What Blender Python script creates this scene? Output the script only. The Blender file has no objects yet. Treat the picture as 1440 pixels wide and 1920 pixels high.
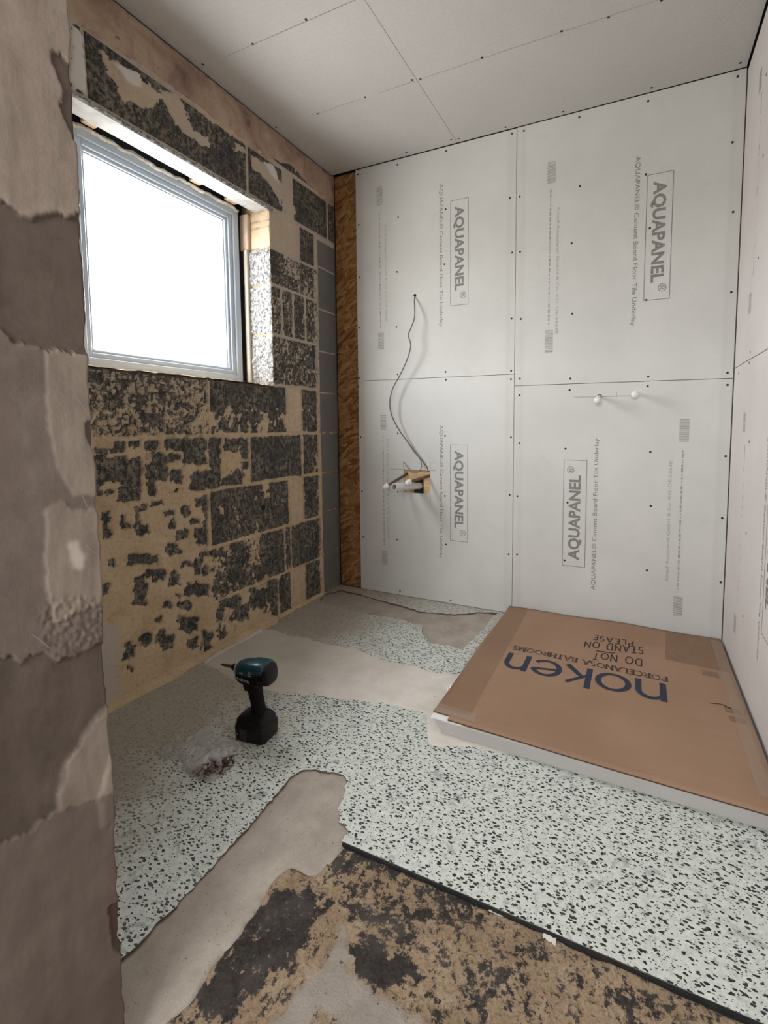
import bpy, bmesh, math, random
import numpy as np
from mathutils import Vector, Matrix

S = bpy.context.scene
COL = S.collection

# ------------------------------------------------------------------ camera
FPX, PCX, PCY = 864.73, 819.27, 858.72          # focal length and principal point for a 1440 x 1920 frame
YAW, PITCH, ROLL = -.4126, -.0734, -.0014
CAM = np.array([1.6249, -2.2398, .9624])
_F = np.array([math.sin(YAW) * math.cos(PITCH), math.cos(YAW) * math.cos(PITCH), math.sin(PITCH)])
_R = np.array([math.cos(YAW), -math.sin(YAW), 0.])
_U = np.cross(_R, _F)
_R, _U = math.cos(ROLL) * _R + math.sin(ROLL) * _U, -math.sin(ROLL) * _R + math.cos(ROLL) * _U
cd = bpy.data.cameras.new('camera')
cam = bpy.data.objects.new('camera', cd)
COL.objects.link(cam)
S.camera = cam
cd.sensor_fit = 'HORIZONTAL'
cd.sensor_width = 36
cd.lens = 36 * FPX / 1440
cd.shift_x = (720 - PCX) / 1440
cd.shift_y = (PCY - 960) / 1440
cd.clip_start = .02
cam.matrix_world = Matrix(((_R[0], _U[0], -_F[0], CAM[0]), (_R[1], _U[1], -_F[1], CAM[1]),
                           (_R[2], _U[2], -_F[2], CAM[2]), (0, 0, 0, 1)))

# ------------------------------------------------------------------ sky, daylight, exposure
w = bpy.data.worlds.new('overcast_sky')
S.world = w
w.use_nodes = True
bg = w.node_tree.nodes['Background']
bg.inputs['Strength'].default_value = 15.0
_nt = w.node_tree                               # overcast: bright sky dome over a darker ground
_tc = _nt.nodes.new('ShaderNodeTexCoord'); _sp = _nt.nodes.new('ShaderNodeSeparateXYZ'); _rp = _nt.nodes.new('ShaderNodeValToRGB')
_nt.links.new(_tc.outputs['Generated'], _sp.inputs[0]); _nt.links.new(_sp.outputs[2], _rp.inputs[0]); _nt.links.new(_rp.outputs[0], bg.inputs['Color'])
_rp.color_ramp.elements[0].position = 0; _rp.color_ramp.elements[0].color = (.56, .555, .535, 1)
_rp.color_ramp.elements[1].position = .06; _rp.color_ramp.elements[1].color = (.98, .99, 1.0, 1)
S.view_settings.view_transform = 'Standard'
S.view_settings.look = 'None'
S.view_settings.gamma = 1
S.view_settings.use_curve_mapping = False
S.view_settings.exposure = 0.60


def portal(name, loc, rot, sx, sy):
    l = bpy.data.lights.new(name, 'AREA')
    l.shape = 'RECTANGLE'; l.size = sx; l.size_y = sy
    l.cycles.is_portal = True
    o = bpy.data.objects.new(name, l)
    o.location = loc; o.rotation_euler = rot
    COL.objects.link(o)


portal('window_portal', (-.30, -.92, 1.57), (0, math.radians(-90), 0), .86, .90)
portal('hall_fill_portal', (1.45, -3.62, 1.55), (math.radians(90), 0, 0), .82, .92)

# ------------------------------------------------------------------ helpers
def at(x, y, ax, v):
    """pixel of the 1440 x 1920 frame -> point on the plane axis=v"""
    d = _F + (x - PCX) / FPX * _R - (y - PCY) / FPX * _U
    return CAM + (v - CAM[ax]) / d[ax] * d


def tag(o, label=None, cat=None, group=None, kind=None):
    if label: o['label'] = label
    if cat: o['category'] = cat
    if group: o['group'] = group
    if kind: o['kind'] = kind
    return o


def mesh(name, V, Fc, mat, parent=None, smooth=False, label=None):
    me = bpy.data.meshes.new(name)
    me.from_pydata([tuple(map(float, v)) for v in V], [], [tuple(map(int, f)) for f in Fc])
    me.update()
    if smooth: me.polygons.foreach_set('use_smooth', [True] * len(me.polygons))
    if mat: me.materials.append(mat)
    o = bpy.data.objects.new(name, me)
    COL.objects.link(o)
    if parent: o.parent = parent
    if label: o['label'] = label
    return o


def inst(name, me, parent, loc=(0, 0, 0), rot=(0, 0, 0)):
    o = bpy.data.objects.new(name, me)
    COL.objects.link(o)
    o.parent = parent; o.location = loc; o.rotation_euler = rot
    return o


def empty(name, loc, rz=0):
    o = bpy.data.objects.new(name, None)
    o.empty_display_size = .05
    COL.objects.link(o)
    o.location = loc; o.rotation_euler = (0, 0, rz)
    return o


class MB:
    def __init__(s): s.V = []; s.F = []

    def add(s, V, Fc):
        n = len(s.V)
        s.V += [tuple(v) for v in V]
        s.F += [tuple(i + n for i in f) for f in Fc]
        return s

    def box(s, x0, y0, z0, x1, y1, z1):
        V = [(x, y, z) for x in (x0, x1) for y in (y0, y1) for z in (z0, z1)]
        return s.add(V, [(0, 1, 3, 2), (4, 6, 7, 5), (0, 4, 5, 1), (2, 3, 7, 6), (0, 2, 6, 4), (1, 5, 7, 3)])

    def tube(s, P, r, n=8, cap=True):
        P = [Vector(p) for p in P]
        rr = r if isinstance(r, (list, tuple)) else [r] * len(P)
        t0 = (P[1] - P[0]).normalized()
        a = t0.orthogonal().normalized()
        V = []
        for i, p in enumerate(P):
            t = (P[min(i + 1, len(P) - 1)] - P[max(i - 1, 0)]).normalized()
            a = (a - t * a.dot(t)).normalized()
            b = t.cross(a)
            V += [p + (a * math.cos(2 * math.pi * k / n) + b * math.sin(2 * math.pi * k / n)) * rr[i] for k in range(n)]
        Fc = [(i * n + k, i * n + (k + 1) % n, (i + 1) * n + (k + 1) % n, (i + 1) * n + k) for i in range(len(P) - 1) for k in range(n)]
        if cap:
            Fc += [tuple(range(n))[::-1], tuple((len(P) - 1) * n + k for k in range(n))]
        return s.add(V, Fc)

    def loft(s, secs, n=24, axis='x'):
        """secs: (pos, c1, c2, half1, half2, exponent) superellipse sections along an axis"""
        V = []
        for (p, c1, c2, a, b, e) in secs:
            for k in range(n):
                t = 2 * math.pi * k / n
                c, q = math.cos(t), math.sin(t)
                u = c1 + a * math.copysign(abs(c) ** (2 / e), c)
                v = c2 + b * math.copysign(abs(q) ** (2 / e), q)
                V.append((p, u, v) if axis == 'x' else (u, v, p) if axis == 'z' else (u, p, v))
        m = len(secs)
        Fc = [(i * n + k, i * n + (k + 1) % n, (i + 1) * n + (k + 1) % n, (i + 1) * n + k) for i in range(m - 1) for k in range(n)]
        Fc += [tuple(range(n))[::-1], tuple((m - 1) * n + k for k in range(n))]
        return s.add(V, Fc)

    def build(s, name, mat, parent=None, smooth=False, label=None, bevel=0):
        o = mesh(name, s.V, s.F, mat, parent, smooth, label)
        bm = bmesh.new(); bm.from_mesh(o.data)
        bmesh.ops.recalc_face_normals(bm, faces=bm.faces)
        if bevel:
            bmesh.ops.bevel(bm, geom=[e for e in bm.edges if len(e.link_faces) == 2 and e.calc_face_angle(0) > .6], offset=bevel, segments=1, affect='EDGES')
        if smooth == 'auto':
            for f in bm.faces: f.smooth = True
            for e in bm.edges:
                if len(e.link_faces) == 2 and e.calc_face_angle(0) > .7: e.smooth = False
        bm.to_mesh(o.data); bm.free()
        return o


def spline(P, k=8):
    P = [np.array(p, float) for p in P]
    Q = [2 * P[0] - P[1]] + P + [2 * P[-1] - P[-2]]
    out = []
    for i in range(1, len(Q) - 2):
        for j in range(k):
            t = j / k
            out.append(.5 * (2 * Q[i] + (Q[i + 1] - Q[i - 1]) * t + (2 * Q[i - 1] - 5 * Q[i] + 4 * Q[i + 1] - Q[i + 2]) * t * t
                             + (3 * Q[i] - Q[i - 1] - 3 * Q[i + 1] + Q[i + 2]) * t ** 3))
    out.append(Q[-2])
    return out


# ---- numpy value noise and masks
def vnoise(x, y, seed=0):
    xi = np.floor(x).astype(np.int64); yi = np.floor(y).astype(np.int64)
    fx = x - xi; fy = y - yi
    fx = fx * fx * (3 - 2 * fx); fy = fy * fy * (3 - 2 * fy)

    def h(a, b):
        n = (a * 374761393 + b * 668265263 + seed * 974634777) & 0xffffffff
        n = ((n ^ (n >> 13)) * 1274126177) & 0xffffffff
        return ((n ^ (n >> 16)) & 0xffff) / 65535.
    return (h(xi, yi) * (1 - fx) + h(xi + 1, yi) * fx) * (1 - fy) + (h(xi, yi + 1) * (1 - fx) + h(xi + 1, yi + 1) * fx) * fy


def fbm(x, y, seed=0, o=4):
    r = 0; a = .5; t = 0
    for i in range(o):
        r = r + a * vnoise(x, y, seed + i); t += a
        x = x * 2.03 + 7.1; y = y * 2.03 + 3.7; a *= .5
    return r / t


def inpoly(X, Y, P):
    r = np.zeros(X.shape, bool)
    n = len(P)
    for i in range(n):
        x0, y0 = P[i]; x1, y1 = P[(i + 1) % n]
        if y0 == y1: continue
        c = ((Y > y0) != (Y > y1)) & (X < (x1 - x0) * (Y - y0) / (y1 - y0) + x0)
        r ^= c
    return r


def blur(a, n=1):
    a = a.astype(float)
    for _ in range(n):
        p = np.pad(a, 1, mode='edge')
        a = (p[:-2, 1:-1] + p[2:, 1:-1] + p[1:-1, :-2] + p[1:-1, 2:] + 2 * a) / 6
    return a


def field(name, us, vs, place, h, mat, parent, keep=None, attrs=None, smooth=True):
    """height-field sheet: place(U, V, h) -> xyz; keep = mask of vertices whose faces stay"""
    U, V = np.meshgrid(us, vs)
    P = np.stack(place(U, V, h), -1).reshape(-1, 3)
    nu, nv = len(us), len(vs)
    i = np.arange(nu * nv).reshape(nv, nu)
    Fq = np.stack([i[:-1, :-1], i[:-1, 1:], i[1:, 1:], i[1:, :-1]], -1).reshape(-1, 4)
    if keep is not None:
        k = keep.reshape(-1)
        Fq = Fq[k[Fq].any(1)]
        used = np.unique(Fq)
        rm = np.full(nu * nv, -1); rm[used] = np.arange(len(used))
        Fq = rm[Fq]; P = P[used]
    else:
        used = None
    me = bpy.data.meshes.new(name)
    me.vertices.add(len(P)); me.vertices.foreach_set('co', P.astype(np.float32).ravel())
    me.loops.add(Fq.size); me.loops.foreach_set('vertex_index', Fq.astype(np.int32).ravel())
    me.polygons.add(len(Fq)); me.polygons.foreach_set('loop_start', np.arange(0, Fq.size, 4, dtype=np.int32))
    me.update(calc_edges=True)
    if smooth: me.polygons.foreach_set('use_smooth', np.ones(len(Fq), bool))
    for k, v in (attrs or {}).items():
        a = me.attributes.new(k, 'FLOAT', 'POINT')
        v = v.reshape(-1)
        a.data.foreach_set('value', (v[used] if used is not None else v).astype(np.float32))
    me.materials.append(mat)
    o = bpy.data.objects.new(name, me)
    COL.objects.link(o)
    if parent: o.parent = parent
    return o


# ---- materials
class Mat:
    def __init__(s, name, rough=.8, spec=.3):
        s.m = bpy.data.materials.new(name); s.m.use_nodes = True
        s.nt = s.m.node_tree
        s.b = s.nt.nodes['Principled BSDF']
        s.b.inputs['Roughness'].default_value = rough
        s.b.inputs['Specular IOR Level'].default_value = spec
        s.co = s.n('ShaderNodeTexCoord')
        s.obj = s.co.outputs['Object']; s.gen = s.co.outputs['Generated']

    def n(s, t, **k):
        x = s.nt.nodes.new(t)
        for a, v in k.items(): setattr(x, a, v)
        return x

    def l(s, a, b): s.nt.links.new(a, b)

    def setin(s, sock, v):
        if hasattr(v, 'is_output'): s.l(v, sock)
        elif isinstance(v, (tuple, list)) and len(v) == 3 and sock.type == 'RGBA': sock.default_value = (*v, 1)
        else: sock.default_value = v

    def scaled(s, v, sc, src=None):
        x = s.n('ShaderNodeMapping'); x.inputs['Scale'].default_value = sc
        s.l(src or s.obj, x.inputs['Vector'])
        return x.outputs[0]

    def noise(s, scale, detail=4, rough=.55, vec=None, dist=0, out='Fac'):
        x = s.n('ShaderNodeTexNoise')
        x.inputs['Scale'].default_value = scale; x.inputs['Detail'].default_value = detail
        x.inputs['Roughness'].default_value = rough; x.inputs['Distortion'].default_value = dist
        s.l(vec or s.obj, x.inputs['Vector'])
        return x.outputs[out]

    def voro(s, scale, vec=None, feature='F1', dim='3D', out='Distance', rnd=1):
        x = s.n('ShaderNodeTexVoronoi', feature=feature, voronoi_dimensions=dim)
        x.inputs['Scale'].default_value = scale; x.inputs['Randomness'].default_value = rnd
        s.l(vec or s.obj, x.inputs['Vector'])
        return x if out is None else x.outputs[out]

    def ramp(s, f, *st, mode='LINEAR'):
        x = s.n('ShaderNodeValToRGB'); x.color_ramp.interpolation = mode
        e = x.color_ramp.elements
        while len(e) < len(st): e.new(.5)
        for i, (p, c) in enumerate(st):
            e[i].position = p; e[i].color = (*c, 1) if isinstance(c, (tuple, list)) else (c, c, c, 1)
        s.l(f, x.inputs[0])
        return x.outputs[0]

    def mix(s, f, a, b, mode='MIX'):
        x = s.n('ShaderNodeMix', data_type='RGBA', blend_type=mode)
        s.setin(x.inputs[0], f); s.setin(x.inputs[6], a); s.setin(x.inputs[7], b)
        return x.outputs[2]

    def math(s, op, a, b=None, c=None, clamp=False):
        x = s.n('ShaderNodeMath', operation=op, use_clamp=clamp)
        s.setin(x.inputs[0], a)
        if b is not None: s.setin(x.inputs[1], b)
        if c is not None: s.setin(x.inputs[2], c)
        return x.outputs[0]

    def attr(s, name): return s.n('ShaderNodeAttribute', attribute_name=name).outputs['Fac']

    def sep(s, v=None):
        x = s.n('ShaderNodeSeparateXYZ'); s.l(v or s.obj, x.inputs[0]); return x.outputs

    def rnd(s): return s.n('ShaderNodeObjectInfo').outputs['Random']

    def base(s, c): s.setin(s.b.inputs['Base Color'], c); return s

    def rough(s, v): s.setin(s.b.inputs['Roughness'], v); return s

    def bump(s, h, dist=.002, strength=1):
        x = s.n('ShaderNodeBump'); x.inputs['Distance'].default_value = dist; x.inputs['Strength'].default_value = strength
        s.l(h, x.inputs['Height'])
        if s.b.inputs['Normal'].links: s.l(s.b.inputs['Normal'].links[0].from_socket, x.inputs['Normal'])
        s.l(x.outputs[0], s.b.inputs['Normal']); return s


def plain(name, c, rough=.6, metal=0, spec=.4, var=.12, sc=30):
    m = Mat(name, rough, spec)
    m.b.inputs['Metallic'].default_value = metal
    f = m.noise(sc, 3)
    m.base(m.mix(m.ramp(f, (.3, 0), (.7, 1)), tuple(x * (1 - var) for x in c), tuple(min(1, x * (1 + var)) for x in c)))
    return m.m


random.seed(4)

# masonry
m = Mat('rough_concrete_block', .95, .15)
n1 = m.noise(22, 6, .7); n2 = m.noise(170, 3, .7)
v = m.voro(120)
c = m.ramp(n1, (.3, (.040, .042, .046)), (.5, (.082, .081, .079)), (.68, (.145, .137, .125)), (.8, (.25, .22, .18)))
c = m.mix(m.ramp(n2, (.36, .75), (.56, 0)), c, (.030, .030, .031))
st = m.noise(1, 5, .7, vec=m.scaled(0, (60, 62, 46)))
c = m.mix(m.math('MULTIPLY', m.ramp(st, (.46, 0), (.56, .9)), m.ramp(m.noise(9, 4), (.36, .15), (.60, .95))), c, (.30, .25, .19))
c = m.mix(m.ramp(m.noise(230, 1), (.71, 0), (.75, 1)), c, (.6, .57, .52))
m.base(c)
m.bump(n1, .005).bump(v, .004).bump(n2, .003)
BLOCK = m.m
m = Mat('lit_reveal_block', .9, .2)  # reveal blocks: strong window light is put into the pale colour
n1 = m.noise(60, 6, .75)
m.base(m.ramp(n1, (.36, (.10, .105, .115)), (.47, (.36, .36, .36)), (.58, (.66, .64, .61))))
m.bump(n1, .012).bump(m.voro(90), .008)
REVEAL_BLOCK = m.m
m = Mat('smooth_grey_block', .85, .2)
m.base(m.mix(m.rnd(), m.ramp(m.noise(8, 5), (.3, (.15, .147, .138)), (.7, (.21, .205, .19))), (.17, .168, .16)))
m.bump(m.noise(140, 3), .001)
GREYBLOCK = m.m
m = Mat('tan_mortar_skim', .95, .1)
n1 = m.noise(9, 6, .6); n2 = m.noise(90, 4, .6)
c = m.ramp(n1, (.25, (.44, .32, .20)), (.5, (.57, .435, .285)), (.75, (.65, .51, .36)))
c = m.mix(m.ramp(n2, (.3, .5), (.5, 0)), c, (.33, .23, .14))
c = m.mix(m.math('MULTIPLY', m.attr('speck'), 1, clamp=True), c, (.085, .078, .07))
mf = m.math('MULTIPLY', m.attr('mott'), m.ramp(m.math('ADD', m.math('MULTIPLY', m.noise(75, 6, .75), .75), m.math('MULTIPLY', m.noise(16, 3), .35)), (.555, 0), (.63, .9)))
c = m.mix(m.math('MULTIPLY', m.attr('grey'), 1, clamp=True), c, (.52, .455, .385))
c = m.mix(mf, c, (.07, .068, .066))
c = m.mix(m.math('MULTIPLY', m.attr('white'), 1, clamp=True), c, (.72, .68, .62))
m.base(c); m.bump(n2, .0015).bump(m.noise(22, 4), .003)
SKIM = m.m
m = Mat('mortar_joint', .95, .1)
n1 = m.noise(30, 5, .65)
m.base(m.ramp(n1, (.3, (.27, .20, .13)), (.6, (.50, .385, .255)))); m.bump(n1, .004)
MORTAR = m.m
m = Mat('tan_brick', .9, .15)
n1 = m.noise(26, 5, .6)
m.base(m.mix(m.rnd(), m.ramp(n1, (.3, (.52, .39, .28)), (.7, (.66, .53, .40))), m.ramp(n1, (.3, (.48, .35, .23)), (.7, (.6, .46, .32)))))
m.bump(n1, .002).bump(m.noise(120, 3), .001)
BRICK = m.m
m = Mat('pink_brown_render', .95, .1)
n1 = m.noise(7, 6, .65, dist=.6)
c = m.ramp(n1, (.28, (.22, .145, .12)), (.42, (.40, .275, .215)), (.55, (.48, .36, .27)), (.75, (.55, .435, .33)))
st = m.noise(1, 5, .7, vec=m.scaled(0, (20, 26, 8)))
c = m.mix(m.ramp(st, (.54, 0), (.68, .6)), c, (.36, .20, .16))
p = m.sep()
c = m.mix(m.ramp(m.noise(26, 5, .7), (.60, 0), (.72, .8)), c, (.14, .09, .08))
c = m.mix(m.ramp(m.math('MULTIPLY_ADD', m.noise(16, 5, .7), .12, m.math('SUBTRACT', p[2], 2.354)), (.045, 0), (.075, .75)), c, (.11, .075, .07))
m.base(c); m.bump(m.noise(40, 5), .003)
RENDER = m.m
m = Mat('partition_plaster', .9, .15)
st = m.noise(1, 5, .6, vec=m.scaled(0, (30, 30, 4)))
n1 = m.noise(12, 6, .65); n2 = m.noise(140, 4, .65)
light = m.ramp(n1, (.28, (.245, .198, .16)), (.72, (.345, .285, .235)))
mid = m.ramp(n1, (.28, (.135, .107, .090)), (.72, (.215, .174, .148)))
dark = m.ramp(n1, (.28, (.080, .062, .051)), (.72, (.15, .118, .097)))
c = m.mix(m.attr('light'), mid, light)
c = m.mix(m.attr('dark'), c, dark)
c = m.mix(m.ramp(st, (.36, .5), (.55, 0)), c, (.15, .115, .095))
c = m.mix(m.attr('white'), c, (.58, .51, .43))
m.base(c); m.bump(n2, .0006).bump(st, .0006)
PLASTER = m.m

# boards
m = Mat('cement_board_face', .85, .2)
n1 = m.noise(2.2, 5, .6); n2 = m.noise(220, 3, .6)
c = m.ramp(n1, (.3, (.555, .555, .53)), (.7, (.64, .635, .61)))
c = m.mix(m.ramp(m.noise(7, 5, .7, dist=.4), (.60, 0), (.78, .35)), c, (.47, .455, .42))
g = m.sep(m.gen)
ex = m.math('ABSOLUTE', m.math('SUBTRACT', g[0], .5))
band = m.math('MULTIPLY', m.ramp(ex, (.445, 0), (.46, 1), (.475, .6), (.49, .3)), m.ramp(n2, (.35, .1), (.6, .55)))
c = m.mix(m.math('MULTIPLY', band, .5), c, (.42, .41, .38))
m.base(c); m.bump(n2, .0006)
BOARD = m.m
m = Mat('lit_right_board_face', .85, .2)  # same boards as the back wall; window light put into a paler colour
n2 = m.noise(220, 3, .6)
m.base(m.ramp(m.noise(2.5, 5), (.3, (.66, .62, .60)), (.7, (.74, .70, .68)))); m.bump(n2, .0006)
BOARD_R = m.m
m = Mat('ceiling_plasterboard', .9, .15)
n2 = m.noise(90, 3, .6)
c = m.ramp(m.noise(2, 4), (.3, (.56, .545, .53)), (.7, (.62, .60, .585)))
c = m.mix(m.ramp(n2, (.3, .18), (.6, 0)), c, (.42, .40, .39))
m.base(c); m.bump(n2, .0006)
CEIL = m.m
m = Mat('strand_board', .75, .25)
def strands(rot, seed):
    mp = m.n('ShaderNodeMapping'); mp.inputs['Rotation'].default_value = (0, rot, 0); mp.inputs['Location'].default_value = (seed, 0, seed * 2)
    m.l(m.obj, mp.inputs['Vector'])
    sc = m.scaled(0, (78, 10, 17), src=mp.outputs[0])
    nv = m.n('ShaderNodeVectorMath', operation='MULTIPLY_ADD'); m.l(m.noise(9, 2, out='Color'), nv.inputs[0]); nv.inputs[1].default_value = (1.2, 1, .6); m.l(sc, nv.inputs[2])
    vo = m.voro(1, vec=nv.outputs[0], out=None)
    return m.sep(vo.outputs['Color'])
A_, B_, C_ = strands(.35, 0), strands(1.75, 3), strands(-.9, 7)
pick = m.math('GREATER_THAN', B_[1], .52); pick2 = m.math('GREATER_THAN', C_[1], .6)
v_ = m.mix(pick, A_[0], B_[0]); v_ = m.mix(pick2, v_, C_[0])
c = m.ramp(v_, (.0, (.16, .066, .022)), (.3, (.27, .125, .044)), (.7, (.36, .19, .075)), (1, (.45, .27, .12)))
c = m.mix(m.ramp(m.noise(1, 4, .6, vec=m.scaled(0, (120, 20, 120))), (.5, 0), (.7, .4)), c, (.16, .075, .028))
m.base(c); m.bump(v_, .0010)
OSB = m.m

# floor
m = Mat('terrazzo', .45, .4)
ds = m.n('ShaderNodeVectorMath', operation='MULTIPLY_ADD')
m.l(m.noise(95, 2, out='Color'), ds.inputs[0]); ds.inputs[1].default_value = (.009, .007, 0); m.l(m.obj, ds.inputs[2])
def chip_layer(scale, rot, off, lo, k):
    mp = m.n('ShaderNodeMapping'); mp.inputs['Rotation'].default_value = (0, 0, rot); mp.inputs['Location'].default_value = (off, off, 0); mp.inputs['Scale'].default_value = (.72, 1.35, 1)
    m.l(ds.outputs[0], mp.inputs['Vector'])
    vo = m.voro(scale, vec=mp.outputs[0], dim='2D', out=None)
    g = m.sep(vo.outputs['Color'])
    return m.math('LESS_THAN', vo.outputs['Distance'], m.math('MULTIPLY', m.math('SUBTRACT', g[0], lo, clamp=True), k)), g
c1_, g = chip_layer(90, .5, 0, .34, .52)
c2_, g2 = chip_layer(90, 2.1, 3.3, .34, .52)
c3_, g3 = chip_layer(190, 1.2, 5.1, .6, .75)
chips = m.math('MAXIMUM', m.math('MAXIMUM', c1_, c2_), c3_)
c = m.ramp(m.noise(70, 4, .7), (.3, (.50, .535, .49)), (.55, (.66, .695, .645)), (.75, (.74, .765, .72)))
c = m.mix(m.ramp(m.noise(16, 3, .6, dist=1.5), (.60, 0), (.65, .75)), c, (.36, .385, .37))
c = m.mix(m.ramp(m.noise(24, 5, .75, dist=1), (.60, 0), (.72, .9)), c, (.88, .89, .87))
c = m.mix(chips, c, m.ramp(g[1], (0, (.012, .014, .013)), (1, (.04, .045, .043))))
p = m.sep()
nd = m.noise(5.5, 5, .65)
dl = m.math('MULTIPLY_ADD', nd, 1.15, m.math('MULTIPLY', p[0], -1.35))      # dust settles along the left wall
dust = m.math('MULTIPLY', m.ramp(m.math('ADD', dl, .27), (.0, 0), (.42, 1)), m.ramp(m.noise(60, 5, .7), (.3, 1), (.7, .75)))
rear = m.ramp(m.math('ADD', m.math('MULTIPLY_ADD', p[1], 1.1, .40), m.math('MULTIPLY', nd, .5)), (.1, 0), (.6, .55))
dust = m.math('MULTIPLY', m.math('MAXIMUM', dust, rear), .92)
c = m.mix(dust, c, (.40, .35, .285))
m.base(c); m.rough(m.ramp(m.noise(40, 4), (.3, .42), (.7, .7)))
m.bump(m.noise(150, 3), .0004)
TERRAZZO = m.m
m = Mat('grey_screed', .95, .15)
n1 = m.noise(10, 6, .65); n2 = m.noise(170, 4, .7)
c = m.ramp(n1, (.28, (.33, .285, .24)), (.72, (.48, .43, .37)))
c = m.mix(m.ramp(n2, (.62, 0), (.7, .7)), c, (.10, .085, .07))
c = m.mix(m.ramp(m.noise(300, 1), (.72, 0), (.75, .8)), c, (.6, .57, .52))
m.base(c); m.bump(n2, .0015).bump(n1, .004)
SCREED = m.m
m = Mat('white_levelling_skim', .9, .15)
n1 = m.noise(6, 6, .65)
c = m.ramp(n1, (.28, (.60, .555, .49)), (.72, (.76, .72, .66)))
c = m.mix(m.ramp(m.noise(13, 4, .6, vec=m.scaled(0, (1, 2.6, 1))), (.66, 0), (.72, .55)), c, (.26, .225, .185))
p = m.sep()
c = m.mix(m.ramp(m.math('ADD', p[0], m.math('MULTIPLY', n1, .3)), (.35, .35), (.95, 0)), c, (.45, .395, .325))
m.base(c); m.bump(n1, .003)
WHITESKIM = m.m
m = Mat('bitumen_stained_concrete', .9, .2)
n1 = m.noise(14, 6, .7); n2 = m.noise(60, 6, .75); n3 = m.noise(150, 4, .7)
c = m.ramp(n1, (.28, (.30, .21, .135)), (.5, (.43, .315, .205)), (.72, (.53, .415, .295)))
c = m.mix(m.ramp(n3, (.3, .7), (.52, 0)), c, (.17, .115, .07))
c = m.mix(m.attr('grey'), c, m.ramp(n1, (.28, (.36, .315, .265)), (.72, (.50, .45, .39))))
bl = m.math('ADD', m.attr('black'), m.math('MULTIPLY', m.math('SUBTRACT', n2, .5), 2.6))
c = m.mix(m.ramp(bl, (.46, 0), (.62, .95)), c, m.mix(m.ramp(m.noise(18, 4), (.45, 0), (.7, .8)), m.ramp(n3, (.3, (.014, .015, .017)), (.7, (.055, .051, .049))), (.10, .09, .083)))
m.base(c); m.bump(n2, .006).bump(n3, .003)
BITUMEN = m.m
BLACKEDGE = plain('black_edge', (.016, .016, .017), .8, var=.4, sc=40)
GREYBAND = plain('dusty_dark_concrete', (.14, .115, .095), .95, var=.35, sc=60)

# small things
m = Mat('cardboard', .8, .2)
st = m.noise(1, 4, .6, vec=m.scaled(0, (3, 90, 3)))
c = m.ramp(m.noise(3, 5), (.3, (.30, .188, .122)), (.7, (.36, .232, .157)))
c = m.mix(m.math('MULTIPLY', m.ramp(st, (.35, .5), (.6, 0)), .3), c, (.27, .16, .1))
m.base(c); m.bump(st, .0004).bump(m.noise(7, 4), .004)
CARD = m.m
CARDEDGE = plain('cardboard_edge', (.10, .055, .035), .9, var=.3, sc=200)


def tape_mat(name, c, a):
    m = Mat(name, .25, .5)
    f = m.noise(14, 4, .6, dist=1)
    m.base(m.ramp(f, (.3, tuple(x * .85 for x in c)), (.7, c)))
    m.rough(m.ramp(f, (.3, .2), (.7, .45)))
    m.b.inputs['Alpha'].default_value = a
    m.bump(m.noise(22, 4, .6, dist=2), .003)
    return m.m


TAPE = tape_mat('brown_tape', (.31, .18, .095), .42)
SOFTTAPE = tape_mat('thin_brown_tape', (.33, .195, .11), .26)
CLEARTAPE = tape_mat('clear_tape', (.58, .47, .37), .28)
TRAYSIDE = plain('tray_side_white', (.50, .48, .465), .7, var=.06, sc=6)
PAPER = plain('white_paper', (.82, .82, .82), .7, var=.03)
NAVY = plain('navy_print', (.018, .027, .052), .6, var=.2, sc=60)
INK = plain('marker_ink', (.022, .014, .016), .6, var=.2)
BROWNINK = plain('brown_print', (.05, .03, .026), .6, var=.2)
PRINT = plain('grey_print', (.22, .215, .205), .8, var=.25, sc=160)
FAINT = plain('faint_print', (.35, .345, .33), .85, var=.15, sc=160)
PENCIL = plain('pencil', (.25, .25, .25), .8)
SCREW = plain('black_screw_head', (.018, .017, .016), .6, var=.2)
UPVC = plain('flare_tinted_plastic', (.50, .58, .67), .35, spec=.5, var=.03, sc=3)  # white plastic; bluish window flare is put into the colour
RUBBER = plain('grey_gasket', (.25, .28, .32), .6)
m = Mat('foam_sealant', .9, .2); n1 = m.noise(70, 5)
m.base(m.ramp(n1, (.3, (.66, .63, .55)), (.7, (.84, .82, .78)))); m.bump(n1, .006); FOAM = m.m
m = Mat('lintel_concrete', .8, .25); n1 = m.noise(14, 5)
m.base(m.ramp(n1, (.3, (.30, .30, .295)), (.7, (.52, .515, .50)))); m.bump(m.noise(60, 4), .002); LINTEL = m.m
DARKVOID = plain('dark_cavity', (.02, .02, .022), .95)
PIPE = plain('white_waste_plastic', (.66, .64, .64), .4, spec=.45, var=.04, sc=8)
PIPEIN = plain('pipe_inside', (.55, .55, .56), .6)
CAPW = plain('white_push_cap', (.80, .79, .77), .35, spec=.5, var=.03)
COPPER = plain('dull_copper', (.20, .12, .085), .45, metal=.7, var=.3, sc=40)
m = Mat('pine_noggin', .7, .25)
st = m.noise(1, 4, .6, vec=m.scaled(0, (8, 8, 90)), dist=.5)
m.base(m.ramp(st, (.3, (.48, .31, .15)), (.7, (.72, .53, .31)))); PINE = m.m
CABLE = plain('grey_cable', (.13, .13, .13), .5, var=.1)
CABLE2 = plain('grey_cable_light', (.24, .24, .24), .5, var=.1)
TEAL = plain('teal_tool_plastic', (.008, .052, .068), .3, spec=.55, var=.12, sc=25)
BLACKP = plain('black_tool_plastic', (.006, .006, .007), .45, spec=.3, var=.2)
BLACKR = plain('black_tool_rubber', (.006, .006, .0065), .7, spec=.2, var=.2)
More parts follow.
